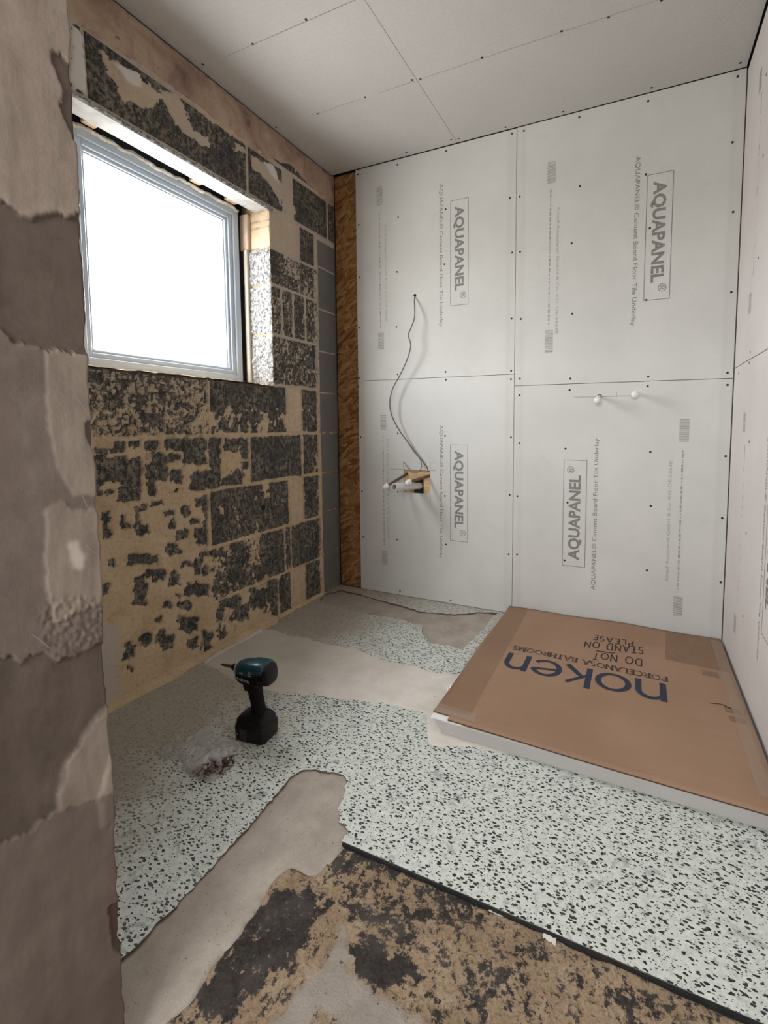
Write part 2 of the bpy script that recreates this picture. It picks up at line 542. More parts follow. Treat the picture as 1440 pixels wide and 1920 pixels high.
BATT = plain('battery_plastic', (.008, .008, .0085), .5, spec=.3, var=.2)
GREYRIB = plain('grey_rib_plastic', (.05, .05, .05), .5)
SILVER = plain('pale_tool_ring', (.45, .47, .48), .45)
TOOLINK = plain('pale_tool_print', (.34, .36, .37), .5)
STEEL = plain('worn_bit_steel', (.23, .15, .125), .35, metal=.8, var=.3)
RUSTY = plain('brown_screws', (.10, .05, .04), .45, metal=.4, var=.4, sc=120)
m = Mat('clear_bag_film', .25, .5)
f = m.noise(20, 3, .5, dist=1.2)
m.base((.70, .68, .66)); m.rough(m.ramp(f, (.3, .18), (.7, .4)))
m.setin(m.b.inputs['Alpha'], m.ramp(f, (.36, .20), (.5, .32), (.64, .55)))
m.bump(f, .004)
BAGM = m.m
m = Mat('window_glass', .05, .5)
tr = m.n('ShaderNodeBsdfTransparent'); gl = m.n('ShaderNodeBsdfGlossy'); gl.inputs['Roughness'].default_value = .02
mx = m.n('ShaderNodeMixShader'); lw = m.n('ShaderNodeLayerWeight')
m.l(m.math('MULTIPLY_ADD', m.math('POWER', lw.outputs['Facing'], 5), .9, .03), mx.inputs[0]); m.l(tr.outputs[0], mx.inputs[1]); m.l(gl.outputs[0], mx.inputs[2])
m.l(mx.outputs[0], m.nt.nodes['Material Output'].inputs[0])
GLASS = m.m
HALLPAINT = plain('hall_wall_plaster', (.55, .50, .45), .9, var=.1, sc=5)

# ------------------------------------------------------------------ room sizes (metres)
H, WR = 2.354, 1.976            # ceiling height, face of the right wall
YB = -3.6                       # far end of the hall behind the camera
OY0, OY1, OZ0, OZ1 = -1.345, -.50, 1.151, 1.972     # window opening in the left wall

# ------------------------------------------------------------------ floor
floor = MB().box(-.28, YB - .1, -.14, WR + .2, .12, -.05).build('floor', SCREED)
tag(floor, 'concrete floor of the room under repair, terrazzo with mended strips', 'floor', kind='structure')


def jitter(P, amp, step, seed, closed=True):
    rs = random.Random(seed); out = []
    for i in range(len(P) if closed else len(P) - 1):
        a = np.array(P[i], float); b = np.array(P[(i + 1) % len(P)], float)
        n = max(1, int(np.linalg.norm(b - a) / step))
        for k in range(n):
            q = a + (b - a) * k / n
            j = amp if (0 < k) else amp * .4
            out.append((q[0] + rs.uniform(-j, j), q[1] + rs.uniform(-j, j)))
    return out


notch = [(1.022, -1.413), (1.018, -1.382), (.985, -1.372), (.958, -1.34), (.948, -1.30), (.93, -1.262), (.905, -1.244), (.86, -1.25), (.822, -1.256),
         (.79, -1.275), (.775, -1.31), (.789, -1.415), (.797, -1.55), (.800, -1.655), (.797, -1.80), (.797, -2.2)]
patch = [tuple(at(x, y, 2, 0)[:2]) for x, y in ((597, 1113), (640, 1106), (668, 1113), (712, 1125), (750, 1135), (790, 1147), (853, 1152), (900, 1148), (934, 1149), (922, 1160), (905, 1180), (893, 1192), (866, 1218),
                                                (845, 1211), (805, 1206), (790, 1186), (793, 1172), (775, 1170), (757, 1163), (690, 1151), (640, 1141), (600, 1129))]
patch = [(max(x, .012), min(y, -.012)) for x, y in patch]
outer = [(0.004, 0.012), (WR, .012), (WR, -1.413)] + jitter(notch, .004, .012, 3, False) + [(.797, YB), (0.004, YB)]
hole = jitter(patch, .004, .014, 5)
bm = bmesh.new()
def loop(P):
    vs = [bm.verts.new((x, y, 0)) for x, y in P]
    return [bm.edges.new((vs[i], vs[(i + 1) % len(vs)])) for i in range(len(vs))]
eds = loop(outer) + loop(hole)
r = bmesh.ops.triangle_fill(bm, edges=eds, use_beauty=True)
fs = [f for f in bm.faces]
for f in fs:
    if f.normal.z < 0: f.normal_flip()
ex = bmesh.ops.extrude_face_region(bm, geom=fs)
bmesh.ops.translate(bm, verts=[v for v in ex['geom'] if isinstance(v, bmesh.types.BMVert)], vec=(0, 0, -.05))
bmesh.ops.recalc_face_normals(bm, faces=bm.faces)
me = bpy.data.meshes.new('terrazzo_slab'); me.materials.append(TERRAZZO); me.materials.append(GREYBAND)
for f in bm.faces: f.material_index = 0 if f.normal.z > .5 else 1
bm.to_mesh(me); bm.free()
inst('terrazzo_slab', me, floor)['label'] = 'pale green terrazzo with black chips'

# mortar-filled chase where the partition stood
us = np.arange(.76, 1.06, .005); vs = np.concatenate([np.arange(-1.23, -2.1, -.005), np.arange(-2.1, YB, -.05)])
U, V = np.meshgrid(us, vs)
wob = (fbm(V * 9, U * 0, 8, 3) - .5) * .05
h = -.006 + (fbm(U * 14, V * 14, 2) - .5) * .010 + (fbm(U * 60, V * 60, 12, 3) - .5) * .004
right = np.where(V > -1.50, 1.03, .962)
h = np.where(U > right + wob, h - .03, h)
h = blur(h, 1)
o = field('screed_strip', us, vs, lambda U, V, h: (U, V, h), h, SCREED, floor)
o['label'] = 'grey mortar filling the chase of the removed wall'
us = np.arange(0, 1.02, .01); vs = np.arange(-.47, -.02, .01)
U, V = np.meshgrid(us, vs)
h = -.007 + (fbm(U * 12, V * 12, 22) - .5) * .01
field('screed_patch', us, vs, lambda U, V, h: (U, V, h), h, SCREED, floor)['label'] = 'grey mortar patch along the back wall'

# pale levelling skim smeared over the terrazzo
us = np.arange(.0, 1.34, .008); vs = np.arange(-1.14, -.58, .008)
U, V = np.meshgrid(us, vs)
wu = U + (fbm(U * 11, V * 11, 31) - .5) * .05; wv = V + (fbm(U * 11, V * 11, 41) - .5) * .07
P = [(-.1, -.63), (.268, -.636), (.638, -.648), (1.5, -.66), (1.5, -.93), (1.20, -.985), (1.13, -1.022), (1.075, -1.015), (1.02, -.965), (.985, -.905), (.862, -.905), (.74, -.925), (.637, -.968), (.451, -1.0), (.33, -1.03), (.2, -1.0), (-.1, -.95)]
mk = blur(inpoly(wu, wv, P), 3)
h = (mk - .5) * .006 + (fbm(U * 30, V * 30, 51) - .5) * .002
field('levelling_skim', us, vs, lambda U, V, h: (U, V, np.minimum(h, .0022)), h, WHITESKIM, floor, keep=h > -.002)['label'] = 'pale levelling compound smeared in a band'

# rough hall floor with black bitumen
us = np.arange(.93, WR + .005, .005); vs = np.concatenate([np.arange(-1.40, -2.15, -.005), np.arange(-2.15, YB - .05, -.05)])
U, V = np.meshgrid(us, vs)
wu = U + (fbm(U * 26, V * 26, 61) - .5) * .07; wv = V + (fbm(U * 26, V * 26, 71) - .5) * .07
def fl(*px): return [tuple(at(x, y, 2, -.012)[:2]) for x, y in px]
BLK = [(.95, fl((500, 1682), (560, 1660), (605, 1690), (595, 1740), (560, 1790), (510, 1815), (460, 1870), (420, 1930), (325, 1930), (360, 1870), (420, 1800), (460, 1740))),
       (.74, fl((600, 1640), (640, 1600), (700, 1610), (640, 1660))),
       (1.1, fl((655, 1775), (690, 1760), (740, 1800), (770, 1800), (810, 1830), (760, 1860), (700, 1840), (660, 1810))),
       (.72, fl((640, 1660), (740, 1670), (800, 1720), (790, 1790), (740, 1790), (690, 1740), (640, 1720))),
       (.75, fl((985, 1790), (1020, 1775), (1030, 1800), (1000, 1815), (975, 1805))),
       (.72, fl((760, 1640), (840, 1660), (930, 1700), (900, 1740), (820, 1720))),
       (.66, fl((880, 1800), (960, 1830), (1010, 1870), (960, 1910), (880, 1860))),
       (.72, fl((1140, 1860), (1200, 1850), (1260, 1880), (1300, 1920), (1200, 1930), (1150, 1900))),
       (.72, fl((840, 1880), (910, 1880), (930, 1930), (850, 1930))),
       (.6, fl((1010, 1760), (1080, 1800), (1130, 1850), (1060, 1840))),
       (.66, fl((1240, 1870), (1330, 1900), (1360, 1930), (1280, 1930))),
       (.85, fl((640, 1575), (700, 1600), (760, 1640), (730, 1650), (650, 1600)))]
black = np.full(U.shape, .385)
for val, P in BLK: black = np.where(inpoly(wu, wv, P), np.maximum(black, val - .10), black)
far = V < -1.75
black = np.where(far, .30 + .35 * fbm(U * 7, V * 7, 81), black)
GRY = [fl((510, 1940), (545, 1870), (580, 1800), (625, 1800), (665, 1842), (740, 1880), (800, 1940)), fl((605, 1780), (640, 1745), (665, 1760), (650, 1800), (615, 1805))]
grey = np.zeros(U.shape)
for P in GRY: grey = np.maximum(grey, inpoly(wu, wv, P))
grey = np.maximum(grey, (far & (fbm(U * 5, V * 5, 91) > .56)) * 1.)
grey = blur(grey, 2); black = blur(black, 2) - grey * .25
h = -.009 + (fbm(U * 9, V * 9, 13) - .5) * .010 + (fbm(U * 45, V * 45, 14) - .5) * .006 + grey * .003
h = np.where(V > -1.405, -.03, h)
edge = U < np.where(V > -1.50, 1.012, .955) + (fbm(V * 9, U * 0, 8, 3) - .5) * .05
h = np.where(edge, h - .012, h)
field('stained_hall_floor', us, vs, lambda U, V, h: (U, V, h), blur(h, 1), BITUMEN, floor, attrs={'black': black, 'grey': grey})['label'] = 'rough tan concrete stained with black bitumen'

# dark strip along the sawn edge of the terrazzo
rs = random.Random(9); mb = MB(); X = 1.025
while X < WR - .01:
    x1 = min(WR, X + rs.uniform(.04, .11)); w_ = rs.uniform(.004, .0062)
    mb.box(X, -1.413 - w_, -.03, x1, -1.411, -.0012 - rs.uniform(0, .002)); X = x1
e = mb.build('trim_1', BLACKEDGE)
tag(e, 'black strip along the sawn edge of the terrazzo', 'edge strip', kind='structure')
mb = MB()
for px, py, s in [(930, 1714, .014), (1030, 1765, .012)]:
    q = at(px, py, 2, -.01)
    mb.add(*(lambda r=random.Random(px): ([(q[0] + s * (k / 6 - .5) * 2, q[1] - s * (k / 6 - .5) * .2 + (.006 if j else -.004) * r.uniform(.5, 1.3), -.006 + .003 * j) for j in (0, 1) for k in range(7)],
                                          [(k, k + 1, k + 8, k + 7) for k in range(6)]))())
mb.build('plaster_splash', WHITESKIM, floor)

# ------------------------------------------------------------------ ceiling
ceil = MB().box(-.28, YB - .1, H + .013, WR + .2, .12, H + .12).build('ceiling', DARKVOID)
tag(ceil, 'plasterboard ceiling with screwed seams', 'ceiling', kind='structure')
JX = .759
CB = [(.004, JX - .001, -2.405, -.004), (JX + .001, WR - .006, -2.405, -.004), (.004, JX - .001, YB, -2.408), (JX + .001, WR - .006, YB, -2.408)]
cb = []
for (x0, x1, y0, y1) in CB:
    o = MB().box(x0, y0, H, x1, y1, H + .0125).build('plasterboard_sheet', CEIL, ceil)
    cb.append(o)
screw_me = MB().loft([(-.0003, 0, 0, .0052, .0052, 2), (.0006, 0, 0, .0048, .0048, 2), (.0002, 0, 0, .0018, .0018, 2)], 10, 'z').build('screw', SCREW).data
bpy.data.objects.remove(bpy.data.objects['screw'])
for x, y in [(285, 49), (152, 110), (27, 161), (314, 284), (433, 243), (550, 200), (571, 198), (725, 144), (924, 78), (1041, 43), (1174, 1), (210, 318),
             (536, 381), (648, 349), (667, 346), (784, 318), (928, 279), (1149, 219), (1371, 157)]:
    q = at(360 + x / 1.3333, y / 1.3333, 2, H)
    inst('screw', screw_me, cb[0] if q[0] < JX else cb[1], (q[0], min(q[1], -.012), H), (math.pi, 0, 0))
def ribbon(P, w_, nrm, lift=0):
    """flat strip along a polyline; returns verts, faces"""
    P = [Vector(p) for p in P]; nrm = Vector(nrm); V = []
    for i, p in enumerate(P):
        t = (P[min(i + 1, len(P) - 1)] - P[max(i - 1, 0)]).normalized()
        d = nrm.cross(t).normalized() * (w_ / 2)
        V += [p + d + nrm * lift, p - d + nrm * lift]
    return V, [(2 * i, 2 * i + 1, 2 * i + 3, 2 * i + 2) for i in range(len(P) - 1)]
mb = MB()
for (x0, x1, yy) in [(.22, .50, -.459), (.58, .75, -.459)]:
    mb.add(*ribbon([(x0, yy, H), (x1, yy, H)], .0016, (0, 0, -1), .0006))
mb.add(*ribbon([(.15, -.86, H), (.75, -.86, H)], .0016, (0, 0, -1), .0006))
mb.build('pencil_line', PENCIL, cb[0])
mb = MB()
mb.add(*ribbon([(.77, -.459, H), (1.9, -.459, H)], .0014, (0, 0, -1), .0006))
mb.build('pencil_line', FAINT, cb[1])

# ------------------------------------------------------------------ back wall
wall_b = MB().box(-.28, .03, -.1, WR + .2, .12, H + .1).build('wall_back', DARKVOID)
tag(wall_b, 'back wall lined with strand board and grey printed cement boards', 'wall', kind='structure')
for (z0, z1) in [(.004, 1.222), (1.225, H - .004)]:
    MB().box(.012, .011, z0, .40, .0295, z1).build('strand_board', OSB, wall_b)
s0 = .1585
Z1, Z2 = 1.2055, 1.1485
g = .0012
boards = {}
def cboard(key, x0, x1, z0, z1, holes=None):
    mb = MB()
    if holes:
        hx0, hx1, hz0, hz1 = holes
        mb.box(x0, 0, z0, hx0, .0105, z1).box(hx1, 0, z0, x1, .0105, z1).box(hx0, 0, z0, hx1, .0105, hz0).box(hx0, 0, hz1, hx1, .0105, z1)
    else:
        mb.box(x0, 0, z0, x1, .0105, z1)
    o = mb.build('cement_board', BOARD, wall_b)
    boards[key] = o
    return o
HX0, HX1, HZ0, HZ1 = .444, .605, .586, .714
cboard('UL', s0, s0 + .9 - g, Z1 + g, H - .003)['label'] = 'cement board with the cable hole, upper left'
cboard('LL', s0, s0 + .9 - g, .003, Z1 - g, (HX0, HX1, HZ0, HZ1))['label'] = 'cement board with the pipe cut-out, lower left'
cboard('UR', s0 + .9 + g, WR - .004, Z2 + g, H - .002)['label'] = 'cement board, upper right'
cboard('LR', s0 + .9 + g, WR - .004, .003, Z2 - g)['label'] = 'cement board with two capped pipes, lower right'
MB().box(WR - .0038, .003, 0, WR - .0004, .011, H - .01).build('trim_2', GREYBAND)
tag(bpy.data.objects['trim_2'], 'thin dark joint in the corner between back and right walls', 'joint', kind='structure')

SCR = {'UL': (660, 230, 3.766, [(42, 365), (320, 298), (665, 201), (1130, 77), (47, 722), (326, 668), (661, 611), (1115, 532), (55, 1092), (319, 1054), (653, 1000), (1131, 918),
                                (52, 1449), (313, 1441), (1127, 1384), (50, 1804), (322, 1777), (661, 1760), (1124, 1752)]),
       'LL': (640, 740, 4., [(145, 320), (423, 290), (778, 309), (1272, 320), (155, 724), (424, 729), (777, 760), (1262, 752), (163, 1067), (418, 1086), (784, 1123), (1255, 1197),
                             (440, 1472), (820, 1542), (128, -60), (784, -112), (1272, -116)]),
       'UR': (950, 100, 2.939, [(95, 427), (400, 352), (780, 263), (1274, 127), (72, 790), (403, 732), (767, 667), (1245, 490), (74, 1093), (358, 1047), (789, 963), (1248, 874),
                                (78, 1464), (362, 1435), (769, 1360), (1238, 1316), (73, 1793), (351, 1793), (780, 1782), (1217, 1760)]),
       'LR': (950, 700, 2.939, [(71, 121), (347, 92), (777, 71), (1217, 64), (70, 385), (324, 415), (792, 434), (1207, 457), (59, 677), (335, 712), (794, 731), (1188, 798),
                                (57, 998), (319, 1031), (773, 1086), (1180, 1152)])}
for k, (ox, oy, sc, L) in SCR.items():
    for x, y in L:
        q = at(ox + x / sc, oy + y / sc, 1, 0)
        inst('screw', screw_me, boards[k], (q[0], 0, q[2]), (math.pi / 2, 0, 0))

# ---- printed lettering
def glyphs(s, bold=0., spacing=1.):
    cu = bpy.data.curves.new('t', 'FONT'); cu.body = s; cu.offset = bold; cu.space_character = spacing
    cu.resolution_u = 3
    o = bpy.data.objects.new('t', cu); COL.objects.link(o)
    me = o.to_mesh()
    V = np.array([v.co[:2] for v in me.vertices]); Fc = [tuple(p.vertices) for p in me.polygons]
    o.to_mesh_clear(); bpy.data.objects.remove(o); bpy.data.curves.remove(cu)
    V -= V.min(0)
    return V, Fc


def lettering(name, s, parent, mat, org, u, v, length, height=None, bold=0., spacing=1., lift=.0005, nrm=(0, -1, 0)):
    """flat printed text: starts at org, runs along u for `length`, letters rise along v"""
    V, Fc = glyphs(s, bold, spacing)
    su = length / V[:, 0].max(); sv = (height / V[:, 1].max()) if height else su
    org, u, v, nrm = (np.array(a, float) for a in (org, u, v, nrm))
    P = [org + u * a * su + v * b * sv + nrm * lift for a, b in V]
    return mesh(name, P, Fc, mat, parent)


BRAND = 'AQUAPANEL'
LONG = BRAND + '\u00ae Cement Board Floor Tile Underlay'
MAKER = 'Knauf Aquapanel GmbH & Co. KG, DE-58638'
def board_print(key, fx0, fx1, z0, z1, ccw, sx, sz0, sz1, mx, mz0, mz1, bars, small_x, faint):
    b = boards[key]
    u = (0, 0, 1) if ccw else (0, 0, -1); v = (-1, 0, 0) if ccw else (1, 0, 0)
    L = z1 - z0; W = fx1 - fx0
    mb = MB()
    for (a, c_) in [((fx0, z0), (fx1, z0)), ((fx1, z0), (fx1, z1)), ((fx1, z1), (fx0, z1)), ((fx0, z1), (fx0, z0))]:
        mb.add(*ribbon([(a[0], 0, a[1]), (c_[0], 0, c_[1])], .0026, (0, -1, 0), .0005))
    mb.build('print_frame', PRINT, b)
    bx = fx1 - W * .26 if ccw else fx0 + W * .26
    zs = z0 + L * .06 if ccw else z1 - L * .06
    lettering('lettering', BRAND, b, PRINT, (bx - (.011 if not ccw else -.011), 0, zs), u, v, L * .80, W * .50 + .011, bold=.034)
    ze = z0 + L * .875 if ccw else z1 - L * .875
    rx = bx + (W * .28 if not ccw else -W * .28)
    lettering('lettering', '\u00ae', b, PRINT, (rx, 0, ze), u, v, .034, .034)
    lettering('lettering', LONG, b, PRINT, (sx, 0, sz0 if ccw else sz1), u, v, sz1 - sz0, .026, bold=.004)
    lettering('lettering', MAKER, b, faint, (mx, 0, mz0 if ccw else mz1), u, v, mz1 - mz0, .017)
    rs = random.Random(key); mb = MB(); z = bars[0][1] + .03
    zt = bars[1][0] - .03
    while z < zt:                                            # a line too blurred to read: short dashes
        d = rs.uniform(.004, .02)
        mb.add(*ribbon([(small_x, 0, z), (small_x, 0, min(zt, z + d))], rs.uniform(.003, .009), (0, -1, 0), .0005)); z += d + rs.uniform(.003, .008)
    mb.build('blurred_print_line', faint, b)
    for (bz0, bz1) in bars:
        mb = MB(); z = bz0
        while z < bz1:
            d = rs.uniform(.002, .006)
            mb.add(*ribbon([(small_x - .016, 0, z + d / 2), (small_x + .021, 0, z + d / 2)], d, (0, -1, 0), .0005)); z += d + rs.uniform(.0015, .004)
        mb.build('barcode', faint, b)
board_print('UR', 1.627, 1.727, 1.496, 2.019, False, 1.5735, 1.392, 2.106, 1.247, 1.385, 1.955, [(1.30, 1.40), (2.07, 2.165)], 1.22, FAINT)
board_print('UL', .722, .817, 1.566, 2.083, False, .655, 1.467, 2.178, .335, 1.52, 2.03, [(1.375, 1.46), (2.14, 2.236)], .307, FAINT)
board_print('LL', .722, .818, .346, .854, False, .655, .243, .957, .335, .32, .88, [(.165, .245), (.93, 1.01)], .317, FAINT)
board_print('LR', 1.303, 1.407, .284, .792, True, 1.462, .181, .896, 1.765, .27, .80, [(.116, .205), (.885, .98)], 1.80, FAINT)

# pencil setting-out marks
mb = MB()
for a, c_ in [((1075, 745), (1190, 742)), ((1156, 735), (1156, 744))]:
    mb.add(*ribbon([at(*a, 1, 0), at(*c_, 1, 0)], .0022, (0, -1, 0), .0006))
mb.build('pencil_mark', PENCIL, boards['LR'])
mb = MB()
for a, c_ in [((732, 879), (757, 880)), ((757, 867), (757, 880)), ((807, 866), (807, 882)), ((807, 882), (818, 883)), ((757, 925), (757, 935)), ((807, 926), (807, 944)), ((750, 921), (757, 923))]:
    mb.add(*ribbon([at(*a, 1, 0), at(*c_, 1, 0)], .0022, (0, -1, 0), .0006))
mb.build('pencil_mark', PENCIL, boards['LL'])

# timber behind the cut-out
hb = MB().box(HX0 - .03, .0108, HZ0 - .03, .498, .0295, HZ1 + .03).box(.56, .0108, HZ0 - .03, HX1 + .03, .0295, HZ1 + .03)
hb.box(.498, .0108, .662, .56, .0295, HZ1 + .03)
hb.box(.498, .0285, HZ0 - .03, .56, .0295, .662)
hb.build('timber_noggin', PINE, wall_b, bevel=.001)
MB().box(.499, .0262, HZ0 - .02, .559, .028, .661).build('dark_recess', DARKVOID, wall_b)
for hx, hz in [(.459, .689), (.597, .684)]:
    MB().loft([(.0100, hx, hz, .0085, .0085, 2), (.0120, hx, hz, .0085, .0085, 2)], 14, 'y').build('pipe_hole', DARKVOID, wall_b)

# ------------------------------------------------------------------ right wall
wall_r = MB().box(WR + .012, YB, -.1, WR + .2, .03, H + .1).build('wall_right', DARKVOID)
tag(wall_r, 'right wall lined with printed cement boards in a paler, window-lit colour', 'wall', kind='structure')
rb = []
for (y0, y1, z0, z1) in [(-.905, -.003, .004, 1.187), (-.905, -.003, 1.19, H - .012), (-1.81, -.908, .004, 1.187), (-1.81, -.908, 1.19, H - .012),
                         (YB, -1.813, .004, 1.187), (YB, -1.813, 1.19, H - .012)]:
    rb.append(MB().box(WR, y0, z0, WR + .011, y1, z1).build('cement_board', BOARD_R, wall_r))
for x, y in [(1407, 660), (1405, 680), (1405, 828), (1399, 1000), (1437, 140), (1431, 292), (1422, 484), (1385, 700), (1393, 1155)]:
    q = at(x, y, 0, WR)
    inst('screw', screw_me, rb[1] if q[2] > 1.188 else rb[0], (WR, q[1], q[2]), (0, -math.pi / 2, 0))
for (z0, z1, b, up) in [(.24, .955, rb[0], 0), (1.42, 2.135, rb[1], 0)]:
    # seen from the room: y runs to the left along -Y, reading from top to bottom
    lettering('lettering', LONG, b, FAINT, (WR, -.585, z1), (0, 0, -1), (0, -1, 0), z1 - z0, .026, nrm=(-1, 0, 0))
    mb = MB(); fy0, fy1, fz0, fz1 = -.632, -.735, z0 + .10, z1 - .09
    for (a, c_) in [((fy0, fz0), (fy1, fz0)), ((fy1, fz0), (fy1, fz1)), ((fy1, fz1), (fy0, fz1)), ((fy0, fz1), (fy0, fz0))]:
        mb.add(*ribbon([(WR, a[0], a[1]), (WR, c_[0], c_[1])], .0026, (-1, 0, 0), .0005))
    mb.build('print_frame', PRINT, b)
    lettering('lettering', BRAND, b, PRINT, (WR, -.648, fz1 - .03), (0, 0, -1), (0, -1, 0), .41, .06, bold=.034, nrm=(-1, 0, 0))
    rs = random.Random(str(z0)); mb = MB(); z = z0 + .06
    while z < z1 - .06:
        d = rs.uniform(.006, .03)
        mb.add(*ribbon([(WR, -.275, z), (WR, -.275, z + d)], rs.uniform(.002, .006), (-1, 0, 0), .0005)); z += d + rs.uniform(.004, .03)
    mb.build('blurred_print_line', FAINT, b)
    for (bz, n_) in [(z0 - .06, 9), (z1 - .02, 9)]:
        mb = MB()
        for i in range(n_): mb.add(*ribbon([(WR, -.225, bz + i * .008), (WR, -.262, bz + i * .008)], .0045, (-1, 0, 0), .0005))
        mb.build('barcode', FAINT, b)

# ------------------------------------------------------------------ hall end wall behind the camera, with an unseen opening added for soft fill daylight
wf = MB().box(-.28, YB - .1, -.1, 1.05, YB, H + .1).box(1.85, YB - .1, -.1, WR + .2, YB, H + .1).box(1.05, YB - .1, 2.0, 1.85, YB, H + .1).box(1.05, YB - .1, -.1, 1.85, YB, 1.1).build('wall_front', HALLPAINT)
tag(wf, 'plastered hall end wall with an unseen opening added for fill light', 'wall', kind='structure')

# ------------------------------------------------------------------ left wall of concrete blocks
FY0, FY1, FZ0, FZ1 = -1.255, OY1 - .028, 1.168, 1.982
WT = .236
mb = MB()
mb.box(-WT, YB, -.1, -.007, .03, OZ0 - .004).box(-WT, YB, OZ1 + .06, -.007, .03, H + .1)
mb.box(-WT, YB, OZ0 - .004, -.007, OY0, OZ1 + .06).box(-WT, OY1 + .006, OZ0 - .004, -.007, .03, OZ1 + .06)
wall_l = mb.build('wall_left', MORTAR)
tag(wall_l, 'left wall of dark concrete blocks with tan plaster remnants and a window', 'wall', kind='structure')
rs = random.Random(11)
def piece(name, mat, y0, y1, z0, z1, x=0., gap=.005, parent=wall_l):
    """one block: chamfered box with a slightly uneven face"""
    a, b, c_, d = y0 + gap, y1 - gap, z0 + gap, z1 - gap
    if b - a < .01 or d - c_ < .01: return
    x += rs.uniform(-.0004, .0015); q = .004
    j = lambda s=.003: rs.uniform(-s, s)
    back = [(-.05, a, c_), (-.05, b, c_), (-.05, b, d), (-.05, a, d)]
    mid = [(x - q, a + j(.0015), c_ + j(.0015)), (x - q, b + j(.0015), c_ + j(.0015)), (x - q, b + j(.0015), d + j(.0015)), (x - q, a + j(.0015), d + j(.0015))]
    fr = [(x + j(.001), a + q + abs(j()), c_ + q + abs(j())), (x + j(.001), b - q - abs(j()), c_ + q + abs(j())), (x + j(.001), b - q - abs(j()), d - q - abs(j())), (x + j(.001), a + q + abs(j()), d - q - abs(j()))]
    V = back + mid + fr
    Fc = [(8, 9, 10, 11)] + [(i, (i + 1) % 4, 4 + (i + 1) % 4, 4 + i) for i in range(4)] + [(4 + i, 4 + (i + 1) % 4, 8 + (i + 1) % 4, 8 + i) for i in range(4)]
    return mesh(name, V, Fc, mat, parent)
CZ = [0., .212, .447, .69, .915, 1.151, 1.395, 1.63]
COURSE = [(0, [-2.3, -1.85, -1.40, -.94, -.50, -.405]), (1, [-2.2, -1.8, -1.35, -.893, -.445, -.40, -.163]), (2, [-2.3, -1.8, -1.33, -.885, -.405]),
          (3, [-2.1, -1.6, -1.155, -.662, -.30, -.163]), (4, [-2.3, -1.8, -1.33, -.867, -.405])]
for i, J in COURSE:
    for a, b in zip(J[:-1], J[1:]): piece('concrete_block', BLOCK, a, b, CZ[i], CZ[i + 1])
    if i % 2 == 0:
        piece('brick', BRICK, -.402, -.296, CZ[i], CZ[i + 1], .001)
        piece('concrete_block', BLOCK, -.294, -.163, CZ[i], CZ[i + 1])
for z0, z1, J in [(1.151, 1.395, [-.497, -.163]), (1.395, 1.63, [-.497, -.425, -.345, -.25, -.163]), (1.63, 1.80, [-.497, -.29]), (1.63, 1.80, [-.29, -.163]), (1.80, 1.985, [-.285, -.163])]:
    for a, b in zip(J[:-1], J[1:]): piece('concrete_block', BLOCK, a, b, z0, z1)
for z0, z1, J in [(1.80, 1.895, [-.497, -.40, -.288]), (1.897, 1.925, [-.497, -.288]), (1.926, 1.968, [-.497, -.288])]:
    for a, b in zip(J[:-1], J[1:]): piece('brick', BRICK, a, b, z0, z1, .002, .002)
for a, b in [(-2.4, -1.75), (-1.75, OY0 - .002)]:
    for z0, z1 in zip(CZ[5:-1] + [1.63, 1.80], CZ[6:] + [1.80, 1.985]): piece('concrete_block', BLOCK, a, b, z0, z1)
for a, b in [(-2.3, -1.75), (-1.75, -1.28), (-1.28, -.62), (-.62, -.395), (-.33, -.045), (-.045, .02)]:
    piece('concrete_block', BLOCK, a, b, 1.987, 2.2)
piece('brick', BRICK, -.395, -.33, 1.987, 2.2, .001)
for a, b in [(-2.3, -1.6), (-1.6, -.95), (-.95, -.30), (-.30, .02)]: piece('concrete_block', BLOCK, a, b, 2.2, H)
GZ = [.0, .225, .468, .687, .915, 1.138, 1.365, 1.592, 1.82, 1.985]
for a, b in zip(GZ[:-1], GZ[1:]): piece('smooth_block', GREYBLOCK, -.145, .03, a, b, -.001, .0025)
# reveal at the right of the opening
for z0, z1, mt, nm in [(1.151, 1.395, REVEAL_BLOCK, 'reveal_block'), (1.395, 1.63, REVEAL_BLOCK, 'reveal_block'), (1.63, 1.80, REVEAL_BLOCK, 'reveal_block'),
                       (1.802, 1.895, BRICK, 'brick'), (1.898, 1.925, BRICK, 'brick'), (1.928, 1.968, BRICK, 'brick')]:
    us = np.linspace(-.13, 0, 14); vs = np.linspace(z0 + .004, z1 - .004, max(4, int((z1 - z0) / .011)))
    U, V = np.meshgrid(us, vs)
    amp = .014 if nm == 'reveal_block' else .003
    h = OY1 + .006 - amp * fbm(U * 55, V * 55, 33, 3) * np.minimum(1, np.minimum(V - vs[0], vs[-1] - V) / .012 + .15) * np.minimum(1, (0.004 - U) / .014)
    field(nm, us, vs, lambda U, V, h: (U, h, V), h, mt, wall_l, smooth=False)
MB().box(-.150, OY1 - .014, 1.152, -.128, OY1 + .01, 1.80).build('plaster_edge', WHITESKIM, wall_l, bevel=.003)
MB().box(-.232, OY1 - .0275, 1.152, -.172, OY1 + .004, 1.985).build('gap_shade_filler', DARKVOID, wall_l)  # black filler shuts out daylight; the gap's shade is put into its colour
# brick end standing into the head of the reveal
MB().box(-.172, OY1 - .012, 1.80, -.12, OY1 + .01, 1.968).build('brick', BRICK, wall_l, bevel=.004)
# sill bed
us = np.linspace(-.17, .004, 12); vs = np.linspace(OY0, OY1 + .004, 70)
U, V = np.meshgrid(us, vs)
h = OZ0 + (fbm(U * 40, V * 40, 44) - .5) * .012
field('sill_mortar', us, vs, lambda U, V, h: (U, V, h), h, SKIM, wall_l)
